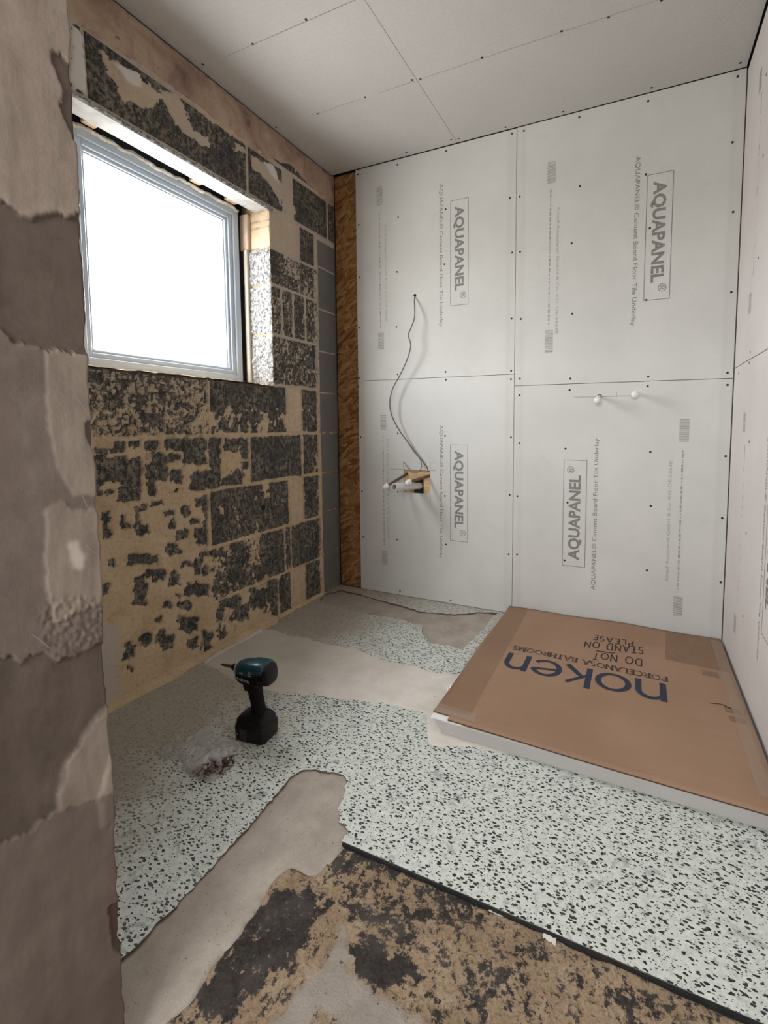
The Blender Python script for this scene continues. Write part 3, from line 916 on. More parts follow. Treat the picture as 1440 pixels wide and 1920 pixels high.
# lintel and the ragged head of the opening
MB().box(-.098, -1.42, OZ1 + .002, -.006, OY1 + .05, OZ1 + .062).build('lintel', LINTEL, wall_l, bevel=.003)
MB().box(-.234, -1.42, FZ1 + .0015, -.172, OY1 + .05, OZ1 + .06).build('gap_shade_filler', DARKVOID, wall_l)  # shaded gap over the frame, put in as a black box
MB().box(-.236, -1.42, OZ1 + .05, -.098, OY1 + .05, OZ1 + .065).build('cavity_closer', DARKVOID, wall_l)
for y0, y1 in [(-1.215, -1.17), (-.80, -.75), (-.62, -.56)]:
    MB().box(-.15, y0, OZ1 + .018, -.098, y1, OZ1 + .05).build('brick', BRICK, wall_l, bevel=.003)
us = np.arange(OY0 - .1, OY1 + .03, .005); vs = np.linspace(0, 1, 5)
U, V = np.meshgrid(us, vs)
h = .002 + .012 * fbm(U * 90, V * 3, 55, 3) * np.sin(V * math.pi)
field('ragged_mortar_edge', us, vs, lambda U, V, h: (h, U, OZ1 - .003 + V * .016 + (fbm(U * 120, V * 2, 57, 2) - .5) * .01), h, REVEAL_BLOCK, wall_l)

# ---- tan plaster left on the blocks
step = .0055
us = np.arange(-1.42, .012, step); vs = np.arange(0.0, 2.215, step)
U, V = np.meshgrid(us, vs)
wu = U + (fbm(U * 45, V * 45, 3, 3) - .5) * .034; wv = V + (fbm(U * 45, V * 45, 9, 3) - .5) * .034
nz = fbm(U * 38, V * 26, 15, 4); nb = fbm(U * 7, V * 9, 25, 3); nf = fbm(U * 110, V * 80, 35, 3)
dark = np.zeros(U.shape)                                   # how strongly the skim has come off; > .5 = bare block
def zone(y0, y1, z0, z1, v): dark[(U >= y0) & (U < y1) & (V >= z0) & (V < z1)] = v
zone(-1.5, -.867, .915, 1.151, .52); zone(-.867, .1, .915, 1.151, .585); zone(-.867, .1, 1.05, 1.151, .7)
zone(-.662, -.163, .69, .915, .585); zone(-1.155, -.662, .69, .915, .40)
zone(-.885, -.163, .447, .69, .60); zone(-.885, -.56, .212, .447, .47); zone(-.56, -.163, .212, .447, .74)
zone(-.56, -.163, 0, .212, .60); zone(-.885, -.56, .04, .20, .40)
zone(-.52, -.163, 1.151, 1.80, .70); zone(-.40, -.30, 1.70, 1.97, .3); zone(-.30, -.163, 1.64, 1.97, .7)
zone(-.145, .02, 0, 1.96, .9)
zone(-1.5, -.38, 1.97, 2.2, .40); zone(-.33, .02, 1.985, 2.2, .66)
dark = blur(dark, 2)
def PX(ox, oy, sc, *b):                                     # crop boxes -> wall polygons
    out = []
    for (x0, y0, x1, y1) in b:
        out.append([tuple(at(ox + x / sc, oy + y / sc, 0, 0)[1:]) for x, y in ((x0, y0), (x1, y0), (x1, y1), (x0, y1))])
    return out
def PP(ox, oy, sc, *pts): return [tuple(at(ox + x / sc, oy + y / sc, 0, 0)[1:]) for x, y in pts]
HOLES = PX(160, 690, 2.6667, (30, 10, 95, 70), (175, 50, 225, 105), (105, 130, 180, 210), (250, 160, 300, 210), (360, 110, 400, 185), (280, 230, 390, 290), (420, 130, 450, 170),
           (480, 240, 560, 275), (410, 295, 490, 328), (50, 410, 115, 570), (105, 440, 200, 570), (190, 450, 280, 590), (130, 375, 195, 415), (215, 365, 275, 400), (297, 365, 362, 425), (165, 595, 270, 665), (50, 555, 85, 640), (105, 612, 140, 636),
           (330, 430, 400, 500), (305, 480, 345, 640), (350, 490, 410, 560), (400, 350, 610, 412), (400, 432, 480, 468), (490, 395, 600, 480), (425, 510, 490, 568), (525, 520, 660, 610), (620, 350, 672, 600), (695, 355, 768, 418), (772, 350, 815, 450),
           (782, 462, 815, 508), (680, 540, 728, 590), (730, 510, 790, 590), (75, 715, 118, 790), (85, 790, 118, 850), (168, 735, 200, 805), (205, 770, 235, 805), (255, 682, 305, 715), (325, 668, 385, 692),
           (252, 690, 268, 820), (255, 780, 315, 830), (390, 718, 440, 750), (418, 765, 448, 810), (480, 685, 520, 740), (550, 648, 612, 700), (590, 690, 612, 850), (525, 745, 580, 785), (460, 810, 510, 853), (540, 810, 612, 850),
           (830, 350, 1080, 545))
HOLES += PX(160, 960, 2.6667, (80, 95, 118, 140), (400, 150, 470, 212), (460, 90, 512, 140), (560, 80, 612, 175), (122, 232, 150, 268), (215, 215, 365, 262), (240, 320, 300, 460), (300, 285, 400, 320), (330, 310, 395, 345), (420, 305, 470, 365), (480, 248, 545, 268),
            (560, 198, 690, 228), (540, 230, 580, 320), (585, 270, 630, 315), (655, 305, 690, 340), (690, 215, 820, 265), (725, 155, 800, 205), (500, 355, 620, 420), (455, 402, 475, 430), (640, 360, 710, 400), (705, 270, 770, 350), (785, 295, 828, 350),
            (845, 265, 890, 330), (80, 350, 118, 408), (388, 442, 425, 484), (462, 450, 525, 490), (338, 530, 380, 556), (465, 520, 560, 600), (360, 590, 400, 640), (380, 610, 440, 680), (262, 612, 330, 665), (190, 655, 250, 720), (190, 700, 215, 745), (512, 632, 560, 680),
            (575, 600, 632, 700), (670, 430, 780, 480), (740, 460, 815, 540), (820, 380, 905, 480), (660, 480, 690, 545), (910, 340, 1000, 450), (872, 100, 990, 310), (1000, 90, 1160, 270), (1105, 250, 1165, 430), (215, 772, 240, 800), (680, 600, 705, 630))
for P in HOLES:
    dark = np.where(inpoly(wu, wv, P), np.maximum(dark, 1.0), dark)
# bare band over the window
dark = np.where(inpoly(wu, wv, PP(130, 20, 2.618, (20, 100), (45, 40), (150, 120), (280, 215), (400, 310), (520, 395), (560, 420), (690, 540), (830, 640), (980, 725), (1060, 800), (1050, 990), (900, 1000), (500, 760), (20, 430))), .66, dark)
TANS = [PP(130, 20, 2.618, (140, 195), (195, 225), (300, 285), (440, 395), (530, 395), (560, 470), (610, 600), (690, 620), (695, 680), (640, 650), (560, 600), (480, 500), (455, 430), (400, 480), (330, 470), (250, 430), (200, 310)),
        PP(130, 20, 2.618, (800, 650), (850, 665), (860, 690), (810, 690)), PP(130, 20, 2.618, (880, 700), (950, 740), (1010, 790), (1060, 880), (1040, 960), (1000, 880), (960, 830), (900, 780)),
        PP(160, 690, 2.6667, (675, 420), (775, 420), (780, 510), (690, 520)), PP(160, 690, 2.6667, (400, 240), (480, 245), (470, 290), (400, 295)), PP(160, 690, 2.6667, (500, 280), (600, 260), (600, 325), (490, 325)),
        PP(160, 690, 2.6667, (890, 230), (915, 230), (910, 330), (885, 330)), PP(400, 880, 6, (330, 760), (490, 740), (540, 1070), (430, 1060), (400, 900)), PP(400, 880, 6, (40, 390), (120, 430), (110, 530), (60, 510)),
        PP(160, 960, 2.6667, (810, 110), (870, 110), (880, 270), (830, 260)), PP(130, 20, 2.618, (1040, 700), (1085, 740), (1070, 830), (1060, 990), (1110, 1000), (1110, 970), (1080, 940))]
for P in TANS: dark = np.where(inpoly(wu, wv, P), .22, dark)
WHITES = [PP(130, 20, 2.618, (185, 230), (215, 260), (270, 275), (350, 310), (352, 380), (310, 370), (280, 350), (240, 290)), PP(130, 20, 2.618, (945, 738), (1000, 755), (1028, 850), (990, 810)),
          PP(0, 0, 3, (405, 150), (440, 165), (465, 210), (462, 260), (470, 330), (478, 420), (480, 525), (415, 500), (390, 450), (410, 300))]
white = np.zeros(U.shape)
for P in WHITES: white = np.maximum(white, inpoly(wu * .25 + U * .75, wv * .25 + V * .75, P))
white = blur(white, 1)
mott = blur(((U < -.867) & (V > .915) & (V < 1.16)) | ((U > -.885) & (U < -.16) & (V > .2) & (V < .45)) | ((U > -.52) & (U < -.16) & (V > 1.15) & (V < 1.8)), 2)
jm = np.zeros(U.shape)                                     # mortar beds stay filled
for z in CZ[1:] + [1.80]: jm = np.maximum(jm, np.exp(-((V - z + (fbm(U * 14, U * 0, 48, 3) - .5) * .008) / .0075) ** 4))
for i, J in COURSE:
    for y in J: jm = np.maximum(jm, np.exp(-((U - y + (fbm(V * 14, V * 0, 49, 3) - .5) * .008) / .0065) ** 4) * (V > CZ[i]) * (V < CZ[i + 1]))
for y in (-.425, -.345, -.25): jm = np.maximum(jm, np.exp(-((U - y) / .0065) ** 4) * (V > 1.395) * (V < 1.63))
jm = jm * (U < -.165) * (V < 1.9)
mott = mott * (1 - jm)
fine = fbm(U * 120, V * 95, 45, 3)
d = dark + (nz - .5) * .34 + (nb - .5) * .30 + (nf - .5) * .20 + mott * (fine - .5) * 1.5 - jm * .32
hh = np.clip((.5 - d) * 22, -1, 1)
# joints stay filled, the ragged vertical strip by the corner is thicker
strip = np.exp(-((U + .160 + (fbm(V * 9, U * 0, 66, 3) - .5) * .02) / .013) ** 4) * (V < 1.98)
hh = np.maximum(hh, strip * 1.2 - .2)
inwin = (U > OY0 - .005) & (U < OY1 + .006) & (V > OZ0 - .010) & (V < OZ1 + .004)
hh = np.where(inwin, -1, hh)
drill_hole = ((U + .587) ** 2 + (V - .57) ** 2) < .016 ** 2
hh = np.where(drill_hole, -1, hh)
h = np.where(hh < 0, hh * .009, hh * .0042) - .0005 + strip * .005 + white * .006 * (hh > -.5) + (nf - .5) * .0022 * (hh > 0)
h = np.where(white > .5, .006 + (nf - .5) * .001, h)
speck = np.clip((d - .40) * 4 + (fbm(U * 200, V * 170, 75, 2) - .62) * 6, 0, 1) * (hh < .95) * .8
grey = np.clip((V - .85) / .5, 0, .75) * np.clip(nb * 2, 0, 1)
grey = np.maximum(grey, blur(inpoly(wu, wv, PP(0, 0, 1, (180, 1172), (214, 1168), (222, 1200), (221, 1255), (225, 1330), (180, 1340))), 2) * .9)
keep = h > -.0035
field('plaster_skim', us, vs, lambda U, V, h: (h, U, V), h, SKIM, wall_l, keep=keep & ~inwin, attrs={'speck': blur(speck, 1), 'mott': mott, 'grey': grey, 'white': white})['label'] = 'tan plaster and adhesive left on the blocks'
MB().loft([(.0006, -.587, .57, .0135, .0135, 2), (.0025, -.587, .57, .013, .013, 2)], 16, 'x').build('drilled_hole', DARKVOID, wall_l)
# pinkish coat under the ceiling
us = np.arange(-1.6, .012, .01); vs = np.arange(1.9, H, .008)
U, V = np.meshgrid(us, vs)
wu = U + (fbm(U * 20, V * 20, 83) - .5) * .05; wv = V + (fbm(U * 20, V * 20, 84) - .5) * .03
line = [PP(130, 20, 2.618, q)[0] for q in ((-60, 0), (40, 45), (110, 105), (280, 215), (400, 305), (520, 385), (560, 415), (700, 540), (800, 595), (900, 685), (980, 722), (1090, 760), (1180, 860), (1285, 960))]
P = [(-1.7, line[0][1])] + line + [(.1, line[-1][1]), (.1, 2.5), (-1.7, 2.5)]
mk = blur(inpoly(wu, wv, P), 2)
h = (mk - .5) * .02 + (fbm(U * 14, V * 14, 85) - .5) * .006
field('render_coat', us, vs, lambda U, V, h: (np.minimum(h, .006), U, V), h, RENDER, wall_l, keep=h > -.006)['label'] = 'pinkish brown render coat under the ceiling'
mb = MB().box(-.01, -1.6, H - .02, .004, 0, H - .001)
mb.build('dark_ceiling_gap', DARKVOID, wall_l)
# base fillet of mortar along the floor
us = np.arange(-1.5, -.14, .012); vs = np.linspace(0, 1, 5)
U, V = np.meshgrid(us, vs)
R_ = .016 + .035 * fbm(U * 9, U * 0, 95, 3) * (U < -.55) + .006 * fbm(U * 60, V * 5, 96)
h = R_
field('floor_fillet', us, vs, lambda U, V, h: (h * np.cos(V * math.pi / 2) - .002, U, .8 * h * np.sin(V * math.pi / 2) - .002), h, SKIM, wall_l)

P = spline([at(x, y, 2, .004) + np.array([.012, 0, 0]) for x, y in ((378, 1243), (400, 1228), (430, 1211), (455, 1198), (486, 1181))], 6)
o = MB().tube(P, [.004 + .006 * random.random() for _ in P], 6).build('compound_lip', WHITESKIM, wall_l)

# ------------------------------------------------------------------ window
win = empty('window_1', (-.16, (OY0 + OY1) / 2, OZ0))
tag(win, 'white plastic framed window in the block wall, bright with daylight', 'window', kind='structure')
XF = -.16
def frame_ring(name, t, x0, x1, y0, y1, z0, z1, mat, parent):
    """four members of one ring, each a part"""
    for (a, b, c_, d) in [(y0, y0 + t, z0, z1), (y1 - t, y1, z0, z1), (y0 + t, y1 - t, z0, z0 + t), (y0 + t, y1 - t, z1 - t, z1)]:
        o = MB().box(x0, a, c_, x1, b, d).build(name, mat, parent, bevel=.002)
        o.location = -Vector(win.location)
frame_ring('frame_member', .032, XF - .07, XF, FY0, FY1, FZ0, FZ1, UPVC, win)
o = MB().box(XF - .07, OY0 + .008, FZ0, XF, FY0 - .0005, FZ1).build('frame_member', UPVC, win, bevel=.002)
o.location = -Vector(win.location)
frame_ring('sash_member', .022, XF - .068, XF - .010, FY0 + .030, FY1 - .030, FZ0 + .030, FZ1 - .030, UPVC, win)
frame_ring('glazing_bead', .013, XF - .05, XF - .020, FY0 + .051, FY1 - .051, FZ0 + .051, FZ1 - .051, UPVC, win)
frame_ring('gasket', .004, XF - .047, XF - .028, FY0 + .0635, FY1 - .0635, FZ0 + .0635, FZ1 - .0635, RUBBER, win)
o = MB().box(XF - .042, FY0 + .064, FZ0 + .064, XF - .036, FY1 - .064, FZ1 - .064).build('pane', GLASS, win)
o.location = -Vector(win.location)
def foam(name, y0, y1, z, r, seed, x, zz=.006):
    us = np.arange(y0, y1, .004); vs = np.linspace(0, 1, 8)
    U, V = np.meshgrid(us, vs)
    rr = r * (.35 + 1.3 * fbm(U * 45, V * 2, seed, 3))
    o = field(name, us, vs, lambda U, V, h: (x + h * np.cos(V * 2 * math.pi), U, z + h * np.sin(V * 2 * math.pi) + (fbm(U * 30, U * 0, seed + 5, 3) - .5) * zz), rr, FOAM, win)
    o.location = -Vector(win.location)
foam('foam_bead', FY0, FY1, FZ1 - .003, .008, 7, XF + .002, .016)
foam('foam_bead', FY0, FY1, FZ0 + .001, .006, 8, XF + .003)

# ------------------------------------------------------------------ plastered partition stub on the left
XP, YE = .93, -1.845
wp = MB().box(.80, YB, -.05, XP - .020, YE - .016, H + .05).build('wall_partition', MORTAR)
tag(wp, 'stub of demolished partition with worn pinkish plaster, at the left edge', 'wall', kind='structure')
us = np.concatenate([[0], np.arange(0, -.17, -.0022), np.arange(-.17, -1.7, -.03)]) + YE
vs = np.arange(0, H, .003)
U, V = np.meshgrid(us, vs)
wu = U + (fbm(U * 120, V * 60, 103, 3) - .5) * .008; wv = V + (fbm(U * 120, V * 60, 104, 3) - .5) * .012
def WPX(*pts): return [tuple(at(x, y, 0, XP)[1:]) for x, y in pts]
DK = [WPX((-20, 372), (10, 380), (45, 412), (112, 404), (165, 400), (175, 655), (150, 662), (80, 655), (25, 640), (-20, 600)),
      WPX((-20, 1236), (15, 1232), (40, 1240), (70, 1225), (110, 1240), (150, 1222), (210, 1198), (215, 1310), (190, 1330), (165, 1370), (150, 1400), (128, 1425), (110, 1475), (112, 1515), (70, 1545), (25, 1577), (-20, 1577)),
      WPX((92, 103), (100, 97), (132, 120), (160, 190), (160, 275), (140, 265), (122, 225), (108, 190), (120, 170)), WPX((205, 1700), (240, 1680), (240, 1790), (215, 1790)), WPX((158, 795), (180, 790), (180, 850), (165, 830)),
      WPX((-200, 700), (-60, 640), (-20, 700), (-60, 900), (-200, 950)), WPX((-300, 1700), (-120, 1640), (-60, 1900), (-300, 2000))]
LT = [WPX((88, 955), (115, 940), (135, 958), (160, 955), (195, 952), (205, 1122), (150, 1150), (100, 1170), (85, 1085)), WPX((85, 655), (175, 662), (180, 700), (180, 930), (140, 930), (110, 880), (90, 780)),
      WPX((-20, -20), (140, -20), (150, 405), (110, 402), (45, 410), (-20, 365)), WPX((205, 1320), (165, 1375), (130, 1430), (115, 1480), (112, 1520), (150, 1510), (230, 1480), (215, 1400))]
WH = [WPX((125, 1018), (145, 1010), (155, 1050), (150, 1070), (135, 1065))]
dk = np.zeros(U.shape); lt = dk.copy(); wh = dk.copy()
for P in DK: dk = np.maximum(dk, inpoly(wu, wv, P))
for P in LT: lt = np.maximum(lt, inpoly(wu, wv, P))
for P in WH: wh = np.maximum(wh, inpoly(wu, wv, P))
dk1 = dk
h = XP - dk1 * .0030 + lt * .0012 + (fbm(U * 50, V * 30, 105) - .5) * .0012 + (fbm(U * 8, V * 8, 106) - .5) * .005
co = blur(inpoly(wu, wv, WPX((85, 1120), (215, 1120), (215, 1200), (110, 1240), (75, 1200))), 2)
h = h + co * (fbm(U * 300, V * 250, 107, 3) - .5) * .006
fl_ = blur(inpoly(wu, wv, WPX((200, 1440), (215, 1390), (240, 1400), (240, 1560), (190, 1545), (185, 1500))), 2)
h = h + fl_ * .003
h[:, 0] = XP - .016
o = field('plaster_coat', us, vs, lambda U, V, h: (h, U + (fbm(V * 40, V * 0, 108, 4) - .5) * .007 * np.clip(1 - (YE - U) / .02, 0, 1), V), h, PLASTER, wp,
          attrs={'dark': np.clip(dk1, 0, 1), 'light': blur(lt, 1), 'white': blur(wh, 2) * .8})
us = np.linspace(.80, XP - .018, 20); vs = np.arange(0, H, .012)
U, V = np.meshgrid(us, vs)
field('broken_end', us, vs, lambda U, V, h: (U, h, V), YE - .010 + (fbm(U * 30, V * 30, 109) - .5) * .006, MORTAR, wp)
for P in [((130, 722), (146, 748), (160, 768)), ((133, 845), (148, 860), (160, 870)), ((152, 924), (163, 950)), ((160, 1021), (172, 1033), (186, 1041)), ((155, 1119), (172, 1135)), ((90, 55), (97, 75), (107, 95)),
          ((98, 0), (115, 35), (135, 75)), ((102, 264), (120, 292), (140, 322)), ((104, 345), (106, 362), (114, 382)), ((103, 170), (117, 193)), ((60, 1190), (75, 1200), (92, 1215)), ((175, 1357), (194, 1358)), ((183, 1446), (195, 1440))]:
    mb = MB().add(*ribbon([at(x, y, 0, XP + .0045) for x, y in P], .0010, (1, 0, 0)))
    mb.build('scratch', PENCIL, wp)
# torn plaster lip that overhangs the bare end

# ------------------------------------------------------------------ boxed shower tray
tray = empty('boxed_shower_tray', (1.5, -.5, 0))
tag(tray, 'flat white shower tray under brown printed cardboard in the right corner', 'shower tray')
TO = -Vector(tray.location)
def tpart(o): o.location = TO; return o
TZ = .0475
mb = MB()
bot = [(1.088, -.978), (1.955, -.990), (1.958, -.034), (1.078, -.034)]; top = [(1.060, -.985), (1.962, -.998), (1.964, -.030), (1.060, -.030)]
V = [(x, y, .0) for x, y in bot] + [(x * .9 + X * .1, y * .9 + Y * .1, .004) for (x, y), (X, Y) in zip(bot, top)] + [(x * .5 + X * .5, y * .5 + Y * .5, .025) for (x, y), (X, Y) in zip(bot, top)] + [(x, y, TZ) for x, y in top]
Fc = [(3, 2, 1, 0), (12, 13, 14, 15)] + [(4 * k + i, 4 * k + (i + 1) % 4, 4 * k + 4 + (i + 1) % 4, 4 * k + 4 + i) for k in range(3) for i in range(4)]
mb.add(V, Fc)
tpart(mb.build('tray_body', TRAYSIDE, tray, bevel=.003))['label'] = 'white side of the tray'
# cardboard lid: thin sheet, slightly wavy, its near left corner torn off
us = np.linspace(0, 1, 48); vs = np.linspace(0, 1, 48)
U, V = np.meshgrid(us, vs)
def card_xy(U, V):
    x0 = 1.050 + .003 * np.sin(V * 9); x1 = 1.966
    y0 = -.980 - .026 * U; y1 = -.026 + .004 * np.sin(U * 14)
    return x0 + (x1 - x0) * U, y0 + (y1 - y0) * V
def card_z(U, V): return TZ + .0055 + .0022 * np.sin(U * 7 + 1) * np.sin(V * 5 + .5) + .003 * (fbm(U * 3, V * 3, 201, 2) - .5)
X, Y = card_xy(U, V); Zt = card_z(U, V)
torn = (U * .5 + V * 2.2 < .085 + .012 * np.sin(U * 40))
tp = np.stack([X, Y, Zt], -1).reshape(-1, 3); bt = tp - np.array([0, 0, .004])
n_ = 48; idx = np.arange(n_ * n_).reshape(n_, n_)
Q = np.stack([idx[:-1, :-1], idx[:-1, 1:], idx[1:, 1:], idx[1:, :-1]], -1).reshape(-1, 4)
Q = Q[~torn.reshape(-1)[Q].all(1)]
bm = bmesh.new(); vv = [bm.verts.new(p) for p in tp]; [bm.faces.new([vv[i] for i in q]) for q in Q]
for v_ in [v_ for v_ in bm.verts if not v_.link_faces]: bm.verts.remove(v_)
top_faces = list(bm.faces)
ex = bmesh.ops.extrude_face_region(bm, geom=top_faces)
bmesh.ops.translate(bm, verts=[q for q in ex['geom'] if isinstance(q, bmesh.types.BMVert)], vec=(0, 0, -.004))
bmesh.ops.recalc_face_normals(bm, faces=bm.faces)
me = bpy.data.meshes.new('cardboard_lid'); me.materials.append(CARD); me.materials.append(CARDEDGE)
for f in bm.faces:
    f.smooth = abs(f.normal.z) > .7; f.material_index = 0 if abs(f.normal.z) > .5 else 1
bm.to_mesh(me); bm.free()
lid = tpart(inst('cardboard_lid', me, tray)); lid['label'] = 'brown printed cardboard lid'
mb = MB()
mb.box(1.052, -.984, TZ - .001, 1.16, -.93, TZ + .0015)
tpart(mb.build('white_sheet', PAPER, tray))['label'] = 'white sheet showing under the torn corner'
def surf(x, y):
    u = np.clip((x - 1.05) / .916, 0, 1); v = np.clip((y + .98 + .026 * u) / (.954 + .026 * u), 0, 1)
    return float(card_z(u, v))
def drape(name, quad, mat, n=14, lift=.0006, wr=0., seed=0):
    """a strip lying on the lid, given by four corners (x, y)"""
    a, b, c_, d = [np.array(q, float) for q in quad]
    V = []
    for j in range(n + 1):
        for i in range(n + 1):
            s, t = i / n, j / n
            p = (a * (1 - s) + b * s) * (1 - t) + (d * (1 - s) + c_ * s) * t
            V.append((p[0], p[1], surf(*p) + lift + wr * float(fbm(np.array(p[0] * 40), np.array(p[1] * 40), seed, 3))))
    Fq = [(j * (n + 1) + i, j * (n + 1) + i + 1, (j + 1) * (n + 1) + i + 1, (j + 1) * (n + 1) + i) for j in range(n) for i in range(n)]
    o = mesh(name, V, Fq, mat, tray, smooth=True)
    return tpart(o)
drape('tape_strip', [(1.053, -.935), (1.168, -.935), (1.150, -.03), (1.058, -.03)], SOFTTAPE, wr=.0015, seed=1)['label'] = 'brown tape along the left edge'
drape('tape_strip', [(1.742, -.305), (1.962, -.318), (1.964, -.03), (1.757, -.03)], TAPE, wr=.0015, seed=2)['label'] = 'wide brown tape in the far right corner'
drape('tape_strip', [(1.918, -.95), (1.964, -.95), (1.963, -.05), (1.925, -.05)], CLEARTAPE, wr=.003, seed=3)['label'] = 'clear tape along the right edge'
drape('tape_strip', [(1.055, -.955), (1.19, -.965), (1.185, -.925), (1.055, -.92)], CLEARTAPE, wr=.004, seed=4)['label'] = 'crumpled clear tape on the near left corner'
for q in [[(1.86, -.375), (1.915, -.378), (1.915, -.335), (1.865, -.335)], [(1.90, -.60), (1.945, -.60), (1.945, -.565), (1.90, -.565)], [(1.905, -.645), (1.95, -.645), (1.95, -.615), (1.905, -.615)]]:
    drape('tape_scrap', q, TAPE, n=3)
# frayed tape tuft at the left edge
mb = MB(); rs = random.Random(5)
for k in range(9):
    a = np.array([1.053, -.83 + rs.uniform(-.02, .02), TZ + .004]); d = np.array([rs.uniform(-.02, .004), rs.uniform(-.02, .02), rs.uniform(-.006, .014)])
    mb.add(*ribbon([a, a + d * .6, a + d + np.array([0, 0, -.003])], .005, (0, .3, 1)))
tpart(mb.build('frayed_tape', PAPER, tray))

# printing on the lid.  Text space: u runs to -X from x0, v rises towards -Y from the baseline
def lidtext(name, V, Fc, mat, x0, y0, skew=0.):
    P = []
    for a, b in V:
        x, y = x0 - a, y0 - b + skew * a
        P.append((x, y, surf(x, y) + .0012))
    o = mesh(name, P, Fc, mat, tray)
    return tpart(o)
def stroke(P, w_):
    """2-D ribbon with mitred joints; w_ may vary per point"""
    P = [np.array(p, float) for p in P]; V = []
    ws = w_ if isinstance(w_, (list, tuple)) else [w_] * len(P)
    for i, p in enumerate(P):
        t0 = p - P[i - 1] if i else P[1] - p
        t1 = P[i + 1] - p if i < len(P) - 1 else t0
        t0 = t0 / (np.linalg.norm(t0) + 1e-9); t1 = t1 / (np.linalg.norm(t1) + 1e-9)
        n0 = np.array([-t0[1], t0[0]]); n1 = np.array([-t1[1], t1[0]]); m_ = n0 + n1; m_ = m_ / (np.linalg.norm(m_) + 1e-9)
        k = ws[i] / 2 / max(.45, float(m_ @ n0))
        V += [p + m_ * k, p - m_ * k]
    return [tuple(v) for v in V], [(2 * i, 2 * i + 1, 2 * i + 3, 2 * i + 2) for i in range(len(P) - 1)]
def arc(cx, cy, rx, ry, a0, a1, n=28):
    return [(cx + rx * math.cos(math.radians(a0 + (a1 - a0) * i / n)), cy + ry * math.sin(math.radians(a0 + (a1 - a0) * i / n))) for i in range(n + 1)]
XH, T = .118, .020                         # x-height and stroke of the big word
mb = MB()
def add2(VF): mb.add([(a, b, 0) for a, b in VF[0]], VF[1])
def letter_n(u0, wd):
    add2(stroke([(u0 + T / 2, 0), (u0 + T / 2, XH)], T))
    r = wd - T
    P = [(u0 + T / 2, XH * .58)] + arc(u0 + T / 2 + r / 2, XH - T * .42 - XH * .36, r / 2, XH * .36, 150, 0, 20) + [(u0 + T / 2 + r, 0)]
    add2(stroke(P, [T * .55] + [T * (.75 + .25 * (i / 20)) for i in range(21)] + [T]))
letter_n(0, .098)
add2(stroke(arc(.170, XH / 2, .050, XH / 2 - T * .4, 0, 360, 44), [T * (.62 + .38 * abs(math.cos(math.radians(360 * i / 44)))) for i in range(45)]))
KU = .252
add2(stroke([(KU, 0), (KU, XH * 1.16)], T))
add2(stroke([(KU + T * .3, XH * .46), (KU + .072, XH * 1.02)], [T * .6, T * .75]))
add2(stroke([(KU + .020, XH * .60), (KU + .080, 0)], [T * .9, T * 1.05]))
EC = .404
add2(stroke(arc(EC, XH / 2, .048, XH / 2 - T * .4, 20, 325, 40), [T * (.62 + .38 * abs(math.cos(math.radians(20 + 305 * i / 40)))) for i in range(41)]))
add2(stroke([(EC - .046, XH * .50), (EC + .046, XH * .66)], T * .62))
letter_n(.468, .092)
lidtext('logo_print', [(v[0], v[1]) for v in mb.V], mb.F, NAVY, 1.735, -.497)['label'] = 'large dark blue word on the cardboard'

# single-stroke capitals used for the small serif line and for the marker writing
def ell(a0, a1, cx=.5, cy=.5, rx=.46, ry=.5, n=12): return arc(cx, cy, rx, ry, a0, a1, n)
GL = {'P': (.62, [[(.08, 0), (.08, 1)], [(.08, 1)] + arc(.3, .75, .28, .25, 90, -90, 8) + [(.08, .5)]]),
      'O': (.95, [ell(90, 450, rx=.43, cx=.47)]), 'R': (.7, [[(.08, 0), (.08, 1)], [(.08, 1)] + arc(.3, .75, .28, .25, 90, -90, 8) + [(.08, .5)], [(.28, .5), (.68, 0)]]),
      'C': (.8, [arc(.46, .5, .42, .5, 50, 310, 12)]), 'E': (.6, [[(.08, 0), (.08, 1)], [(.08, 1), (.55, 1)], [(.08, .52), (.48, .52)], [(.08, 0), (.57, 0)]]),
      'L': (.58, [[(.08, 1), (.08, 0)], [(.08, 0), (.56, 0)]]), 'A': (.82, [[(.02, 0), (.41, 1)], [(.41, 1), (.80, 0)], [(.17, .36), (.65, .36)]]),
      'N': (.85, [[(.1, 0), (.1, 1)], [(.1, 1), (.76, 0)], [(.76, 0), (.76, 1)]]), 'S': (.58, [arc(.29, .75, .24, .25, 40, 250, 9) + arc(.29, .25, .26, .25, 90, -140, 9)]),
      'B': (.66, [[(.08, 0), (.08, 1)], [(.08, 1)] + arc(.3, .76, .24, .24, 90, -90, 7) + [(.08, .52)], [(.08, .52)] + arc(.32, .26, .28, .26, 90, -90, 7) + [(.08, 0)]]),
      'T': (.72, [[(.36, 0), (.36, 1)], [(.02, 1), (.70, 1)]]), 'H': (.86, [[(.1, 0), (.1, 1)], [(.76, 0), (.76, 1)], [(.1, .52), (.76, .52)]]),
      'M': (1.0, [[(.08, 0), (.14, 1)], [(.14, 1), (.5, .1)], [(.5, .1), (.84, 1)], [(.84, 1), (.92, 0)]]), 'D': (.82, [[(.08, 0), (.08, 1)], [(.08, 1)] + arc(.3, .5, .46, .5, 90, -90, 12) + [(.08, 0)]]), ' ': (.45, [])}
